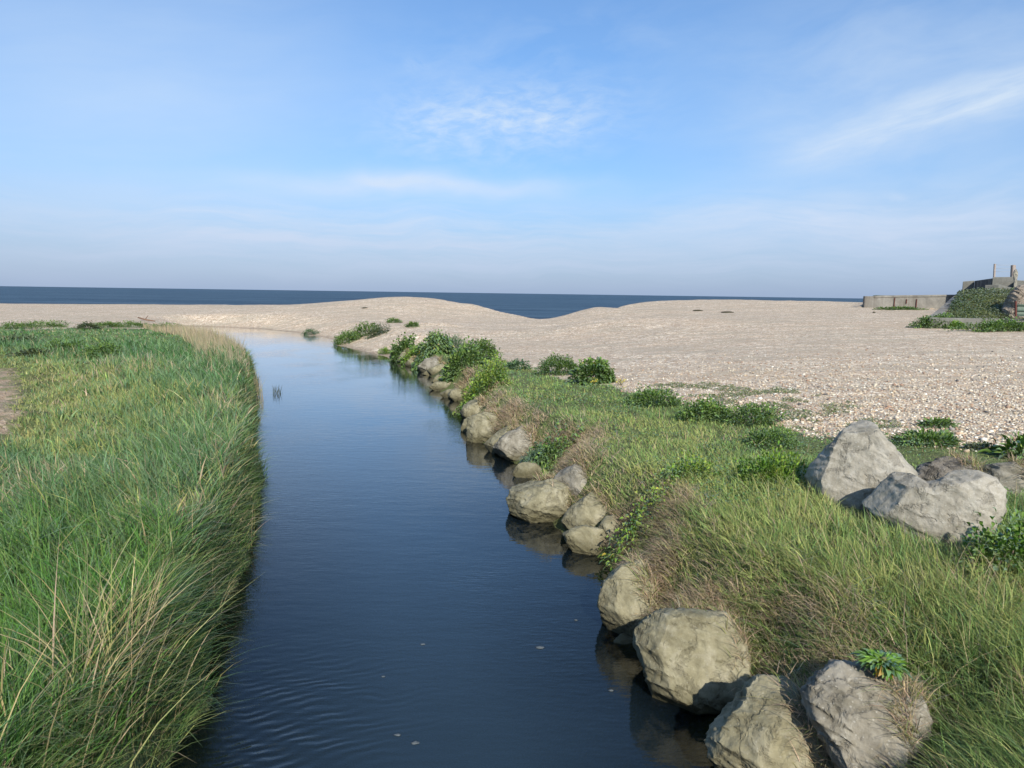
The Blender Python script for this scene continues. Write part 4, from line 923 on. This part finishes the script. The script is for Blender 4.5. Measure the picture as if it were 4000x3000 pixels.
def pebbles():
    S, F = ICO[1]; N = 62000
    Y = np.exp(rng.uniform(math.log(6), math.log(27), N)); X = rng.uniform(.05, 1.0, N) * Y
    k = (poly_sd(X, Y, RIVER) > 1.2) & (poly_sd(X, Y, lawn) > rng.normal(.0, .18, N)) & (poly_sd(X, Y, EMB) > .5) & (rng.random(N) < 1 - sstep(9, 26, Y)); X, Y = X[k], Y[k]; N = len(X)
    r_ = rng.uniform(.012, .030, N) * (1 + (rng.random(N) < .05) * .9); sc = np.stack([r_, r_ * rng.uniform(.6, 1, N), r_ * rng.uniform(.35, .7, N)], -1)
    a = rng.uniform(0, 6.28, N); V = S[None] * sc[:, None, :]
    V = np.stack([V[..., 0] * np.cos(a)[:, None] - V[..., 1] * np.sin(a)[:, None], V[..., 0] * np.sin(a)[:, None] + V[..., 1] * np.cos(a)[:, None], V[..., 2]], -1)
    V = V + np.stack([X, Y, H(X, Y) + sc[:, 2] * .5], -1)[:, None, :]
    FF = (np.arange(N) * len(S))[:, None, None] + F[None]
    col = np.array([(.82, .79, .73), (.62, .54, .45), (.50, .39, .28), (.38, .25, .18), (.30, .27, .25), (.13, .12, .12), (.70, .62, .50)])[rng.choice(7, N, p=[.09, .24, .25, .18, .08, .04, .12])] * np.array([.86, .86, .80]) * np.exp(rng.normal(0, .12, N))[:, None]
    mt, t, out = material("pebble"); c = t.add('ShaderNodeVertexColor', layer_name='Col').outputs[0]
    bs = t.add('ShaderNodeBsdfPrincipled', ins={'Base Color': c, 'Roughness': .75}); t.l.new(bs.outputs[0], out.inputs[0])
    return new_mesh('pebbles', V.reshape(-1, 3), FF.reshape(-1, 3), np.full(N * len(F), 3), mt, True, np.repeat(col, len(S), 0))
tag(obj('pebbles', pebbles()), "loose pale and brown pebbles lying on the near shingle", "pebbles", kind='stuff')

# ------------------------------------------------------------------ sea wall, blocks, fence
MC = mat_simple("weathered_concrete", (.14, .135, .12), (.29, .275, .24), 1.3, bump=.03, streak=(.13, .115, .095))
MCG = mat_simple("grey_concrete", (.115, .115, .10), (.205, .20, .175), 2.2, bump=.03, streak=(.13, .13, .11))
MCD = mat_simple("shaded_concrete", (.03, .03, .028), (.075, .072, .066), 2.2, bump=.03, streak=(.20, .19, .17))  # shade of the face turned from the sun put into the colour, paler streaks
MRUST = mat_simple("rust", (.08, .028, .022), (.13, .05, .04), 6)
def prism(name, line, z0, tops, thick, mat, parent=None, side=1, radial=False):
    """wall along a polyline with its own top height at each point; thick to the far side"""
    A = np.array(line, float); n_ = len(A); O = []
    for i in range(n_):
        d = A[min(i + 1, n_ - 1)] - A[max(i - 1, 0)]; d /= np.linalg.norm(d); O.append(A[i] / np.linalg.norm(A[i]) * thick if radial else np.array([-d[1], d[0]]) * side * thick)
    B = A + np.array(O); bz = z0 if hasattr(z0, '__len__') else [z0] * n_
    V = []; 
    for i in range(n_): V += [(A[i][0], A[i][1], bz[i]), (A[i][0], A[i][1], tops[i]), (B[i][0], B[i][1], tops[i]), (B[i][0], B[i][1], bz[i])]
    bm = bmesh.new(); vs = [bm.verts.new(v) for v in V]
    for i in range(n_ - 1):
        a, b = 4 * i, 4 * i + 4
        for k in range(4): bm.faces.new([vs[a + k], vs[a + (k + 1) % 4], vs[b + (k + 1) % 4], vs[b + k]])
    bm.faces.new([vs[0], vs[3], vs[2], vs[1]]); e = 4 * n_ - 4; bm.faces.new([vs[e], vs[e + 1], vs[e + 2], vs[e + 3]])
    bmesh.ops.recalc_face_normals(bm, faces=bm.faces); bmesh.ops.bevel(bm, geom=bm.edges[:], offset=.03, segments=1, affect='EDGES')
    me = bpy.data.meshes.new(name); bm.to_mesh(me); bm.free(); me.materials.append(mat)
    return obj(name, me, parent)
def lerp2(a, b, n_, wob=0.0, seed=0):
    r_ = np.random.default_rng(seed); return [(a[0] + (b[0] - a[0]) * t, a[1] + (b[1] - a[1]) * t) for t in np.linspace(0, 1, n_)]
sw = tag(obj('sea_wall', None, loc=(0, 0, 0)), "long weathered concrete sea wall running out from the scrub slope to the beach crest", 'sea wall')
ln = lerp2((30.75, 61.0), (38.4, 59.2), 12)
tw = [3.40, 3.40, 3.46, 3.46, 3.50, 3.52, 3.53, 3.56, 3.58, 3.60, 3.61, 3.66]
prism('wall', ln, 1.7, tw, .55, MC, sw, side=1)
prism('coping', [(x, y - .05) for x, y in ln[1:]], [t - .16 for t in tw[1:]], [t + .02 for t in tw[1:]], .66, MC, sw, side=1)
for t_, z0_, z1_ in ((.30, 2.2, 3.30), (.52, 2.2, 3.22), (.42, 2.8, 3.2)):
    x, y = 30.75 + 7.65 * t_, 61.0 - 1.8 * t_ - .06
    prism('rust_bar', [(x - .04, y - .02), (x + .04, y - .038)], z0_, [z1_, z1_], .05, MRUST, sw)
prism('sloping_wall', lerp2((25.25, 40.0), (19.55, 32.9), 6), 1.6, [3.42, 3.2, 2.95, 2.72, 2.5, 2.36], .45, MC, None)
tag(bpy.data.objects['sloping_wall'], "sloping concrete end wall descending from the sea wall to the low wall", 'wall')
lw = tag(prism('low_wall', lerp2((19.5, 32.5), (31, 30.9), 8), 1.5, [2.36, 2.35, 2.36, 2.34, 2.35, 2.33, 2.34, 2.34], .35, MCG, None), "low concrete retaining wall below the scrub slope", 'wall')
def pxl(px, Y): p = atY(px, 640, Y); return (p[0], p[1])
def zt(px, py, Y): return float(atY(px, py, Y)[2])
prism('concrete_block', [pxl(2077, 58), pxl(2102, 57.7)], 3.2, [zt(2077, 608, 58), zt(2102, 606, 57.7)], 3.0, MCG, radial=True)
tag(bpy.data.objects['concrete_block'], "grey-green concrete block at the outer end of the ruin above the scrub", 'concrete block', "concrete blocks above the scrub")
tag(prism('concrete_block', [pxl(2102.3, 57.5), pxl(2140, 50)], 3.2, [zt(2102, 606.5, 57.5), zt(2140, 601, 50)], 2.6, MCD, radial=True), "stained concrete block, its shaded face coloured dark, joined to the grey-green one", 'concrete block', "concrete blocks above the scrub")
tag(prism('concrete_block', [pxl(2140, 48.5), pxl(2189, 48.0)], 3.2, [zt(2140, 598.5, 48.5), zt(2189, 598, 48)], 2.4, MCG, radial=True), "upper concrete block that carries the wire fence", 'concrete block', "concrete blocks above the scrub")
tag(prism('concrete_block', [pxl(2125, 44.5), pxl(2156, 44), pxl(2187, 45)], 3.0, [zt(2125, 615.8, 44.5), zt(2156, 614.8, 44), zt(2187, 622, 45)], 2.2, MCG, radial=True), "lower front concrete block just above the scrub", 'concrete block', "concrete blocks above the scrub")
tag(prism('concrete_block', [pxl(2190, 47), pxl(2290, 46)], 3.0, [zt(2190, 605, 47), zt(2290, 610, 46)], 1.2, MCG, radial=True), "concrete wall top running out of the picture behind the rubble", 'wall')
# wire fence
MP = mat_simple("bleached_wood", (.26, .21, .18), (.38, .33, .29), 12); MWIRE = mat_simple("wire", (.30, .30, .29), (.4, .4, .38), 30, rough=.5)
wf = tag(obj('wire_fence', None, loc=(0, 0, 0)), "two bleached posts with three wires on top of the upper concrete block", 'fence')
def post(px, y0, y1, Y, w_, parent, mat, nm='post', lean=0):
    a = atY(px, y1, Y); b = atY(px + lean, y0, Y); bm = bmesh.new(); bmesh.ops.create_cube(bm, size=1)
    for v in bm.verts:
        t = v.co.z + .5; c = a * (1 - t) + b * t; v.co = Vector((c[0] + v.co.x * w_, c[1] + v.co.y * w_, c[2]))
    bmesh.ops.bevel(bm, geom=bm.edges[:], offset=w_ * .12, segments=2, affect='EDGES')
    me = bpy.data.meshes.new(nm); bm.to_mesh(me); bm.free(); me.materials.append(mat); return obj(nm, me, parent)
post(2147.5, 570, 600, 49.3, .11, wf, MP, lean=1.5); post(2187.5, 572.5, 603, 49.0, .24, wf, MP, lean=1.5)
for y in (572, 579.8, 586.2):
    a = atY(2148, y, 49.3); b = atY(2187, y + .8, 49.0)
    obj('wire', new_mesh('wire', *tube('', [a, (a + b) / 2 - np.array([0, 0, .01]), b], .008, None), MWIRE), wf)
boulder('lichen_stump', [(2189,625),(2190,605),(2188,590),(2191,583),(2196,581),(2199,590),(2197,605),(2198,625)], 0, 'pale', "lichen-covered broken post beside the wide fence post", cat='broken post', dist=46.3, thick=.5, sub=4, rough=1.5, facets=2)
boulder('rubble_wall', [(2188,628),(2181,642),(2172,655),(2168,668),(2160,682),(2150,696),(2180,704),(2300,704),(2420,690),(2400,610),(2260,612),(2212,617),(2200,621)], 0, 'rubble', "rough pinkish rubble wall at the edge of the picture", cat='rubble wall', dist=34.2, thick=.5, sub=6, rough=1.0, facets=3, seed=41, box=.45)
nb = tag(obj('notice_frame', None, loc=(0, 0, 0)), "green framed panel with a red post in front of the rubble wall", 'panel')
post(2194.3, 650.5, 684, 31.6, .07, nb, MRUST)
MTEAL = mat_simple("teal_panel", (.10, .14, .11), (.16, .20, .16), 5); MGR = mat_simple("dark_green_metal", (.05, .09, .07), (.09, .13, .10), 9)
p0 = atY(2198, 659, 31.7); p1 = atY(2250, 681, 31.7)
prism('panel', [(p0[0], p0[1]), (p1[0], p1[1])], p1[2], [p0[2]] * 2, .05, MTEAL, nb)
for zz in (p0[2], (p0[2] * .45 + p1[2] * .55), p1[2] - .02): prism('rail', [(p0[0] - .05, p0[1] - .07), (p1[0], p1[1] - .07)], zz - .035, [zz + .035] * 2, .05, MGR, nb)
shrub((1983,680,2064,710), "dark green bush at the foot of the sloping end wall", PG, 2600, .12, .4, group=GWB, depth=.4)
shrub((2050,692,2085,711), "yellow-green bush against the low wall", PY, 900, .10, .4, group=GWB, depth=.3)
shrub((2100,690,2260,716), "long green bush at the foot of the low wall by the rubble", PG + PY[:1], 3800, .12, .4, group=GWB, depth=.25)
shrub((1905,663,1990,670), "strip of low plants along the foot of the sea wall", PG, 1600, .14, .4, group=GWB, depth=.2)
# green hill beyond the blocks
def hill():
    xs = np.linspace(52, 160, 90); ys = np.linspace(68, 150, 50)
    f = lambda X, Y: -5 + 6.5 * sstep(-6, -1.5, X - .735 * Y) + 9 * sstep(-1.5, 9, X - .735 * Y) * sstep(66, 84, Y) * (1 - sstep(120, 150, Y)) + fbm(X * .2, Y * .2, 400) * .8
    mt = mat_simple("hill_grass", (.07, .11, .035), (.15, .19, .06), .8, bump=.2)
    return grid_mesh('hill', xs, ys, f, mt)
tag(obj('hill', hill()), kind='structure')

# ------------------------------------------------------------------ footbridge the view is taken from (its parapet shades the nearest ground)
MBR = mat_simple("bridge_concrete", (.25, .24, .22), (.36, .34, .31), 4)
def bx(name, x0, x1, y0, y1, z0, z1, m_, par):
    bm = bmesh.new(); bmesh.ops.create_cube(bm, size=1)
    for v in bm.verts: v.co = Vector(((x0 + x1) / 2 + v.co.x * (x1 - x0), (y0 + y1) / 2 + v.co.y * (y1 - y0), (z0 + z1) / 2 + v.co.z * (z1 - z0)))
    me = bpy.data.meshes.new(name); bm.to_mesh(me); bm.free(); me.materials.append(m_); return obj(name, me, par)
br = tag(obj('bridge', None), kind='structure')
bx('deck', -6, 6, -2.2, .40, 1.35, 1.6, MBR, br)
bx('parapet', -6, 6, .22, .38, 1.603, 2.55, MBR, br); bx('parapet', -6, 6, -2.2, -2.04, 1.603, 2.55, MBR, br)
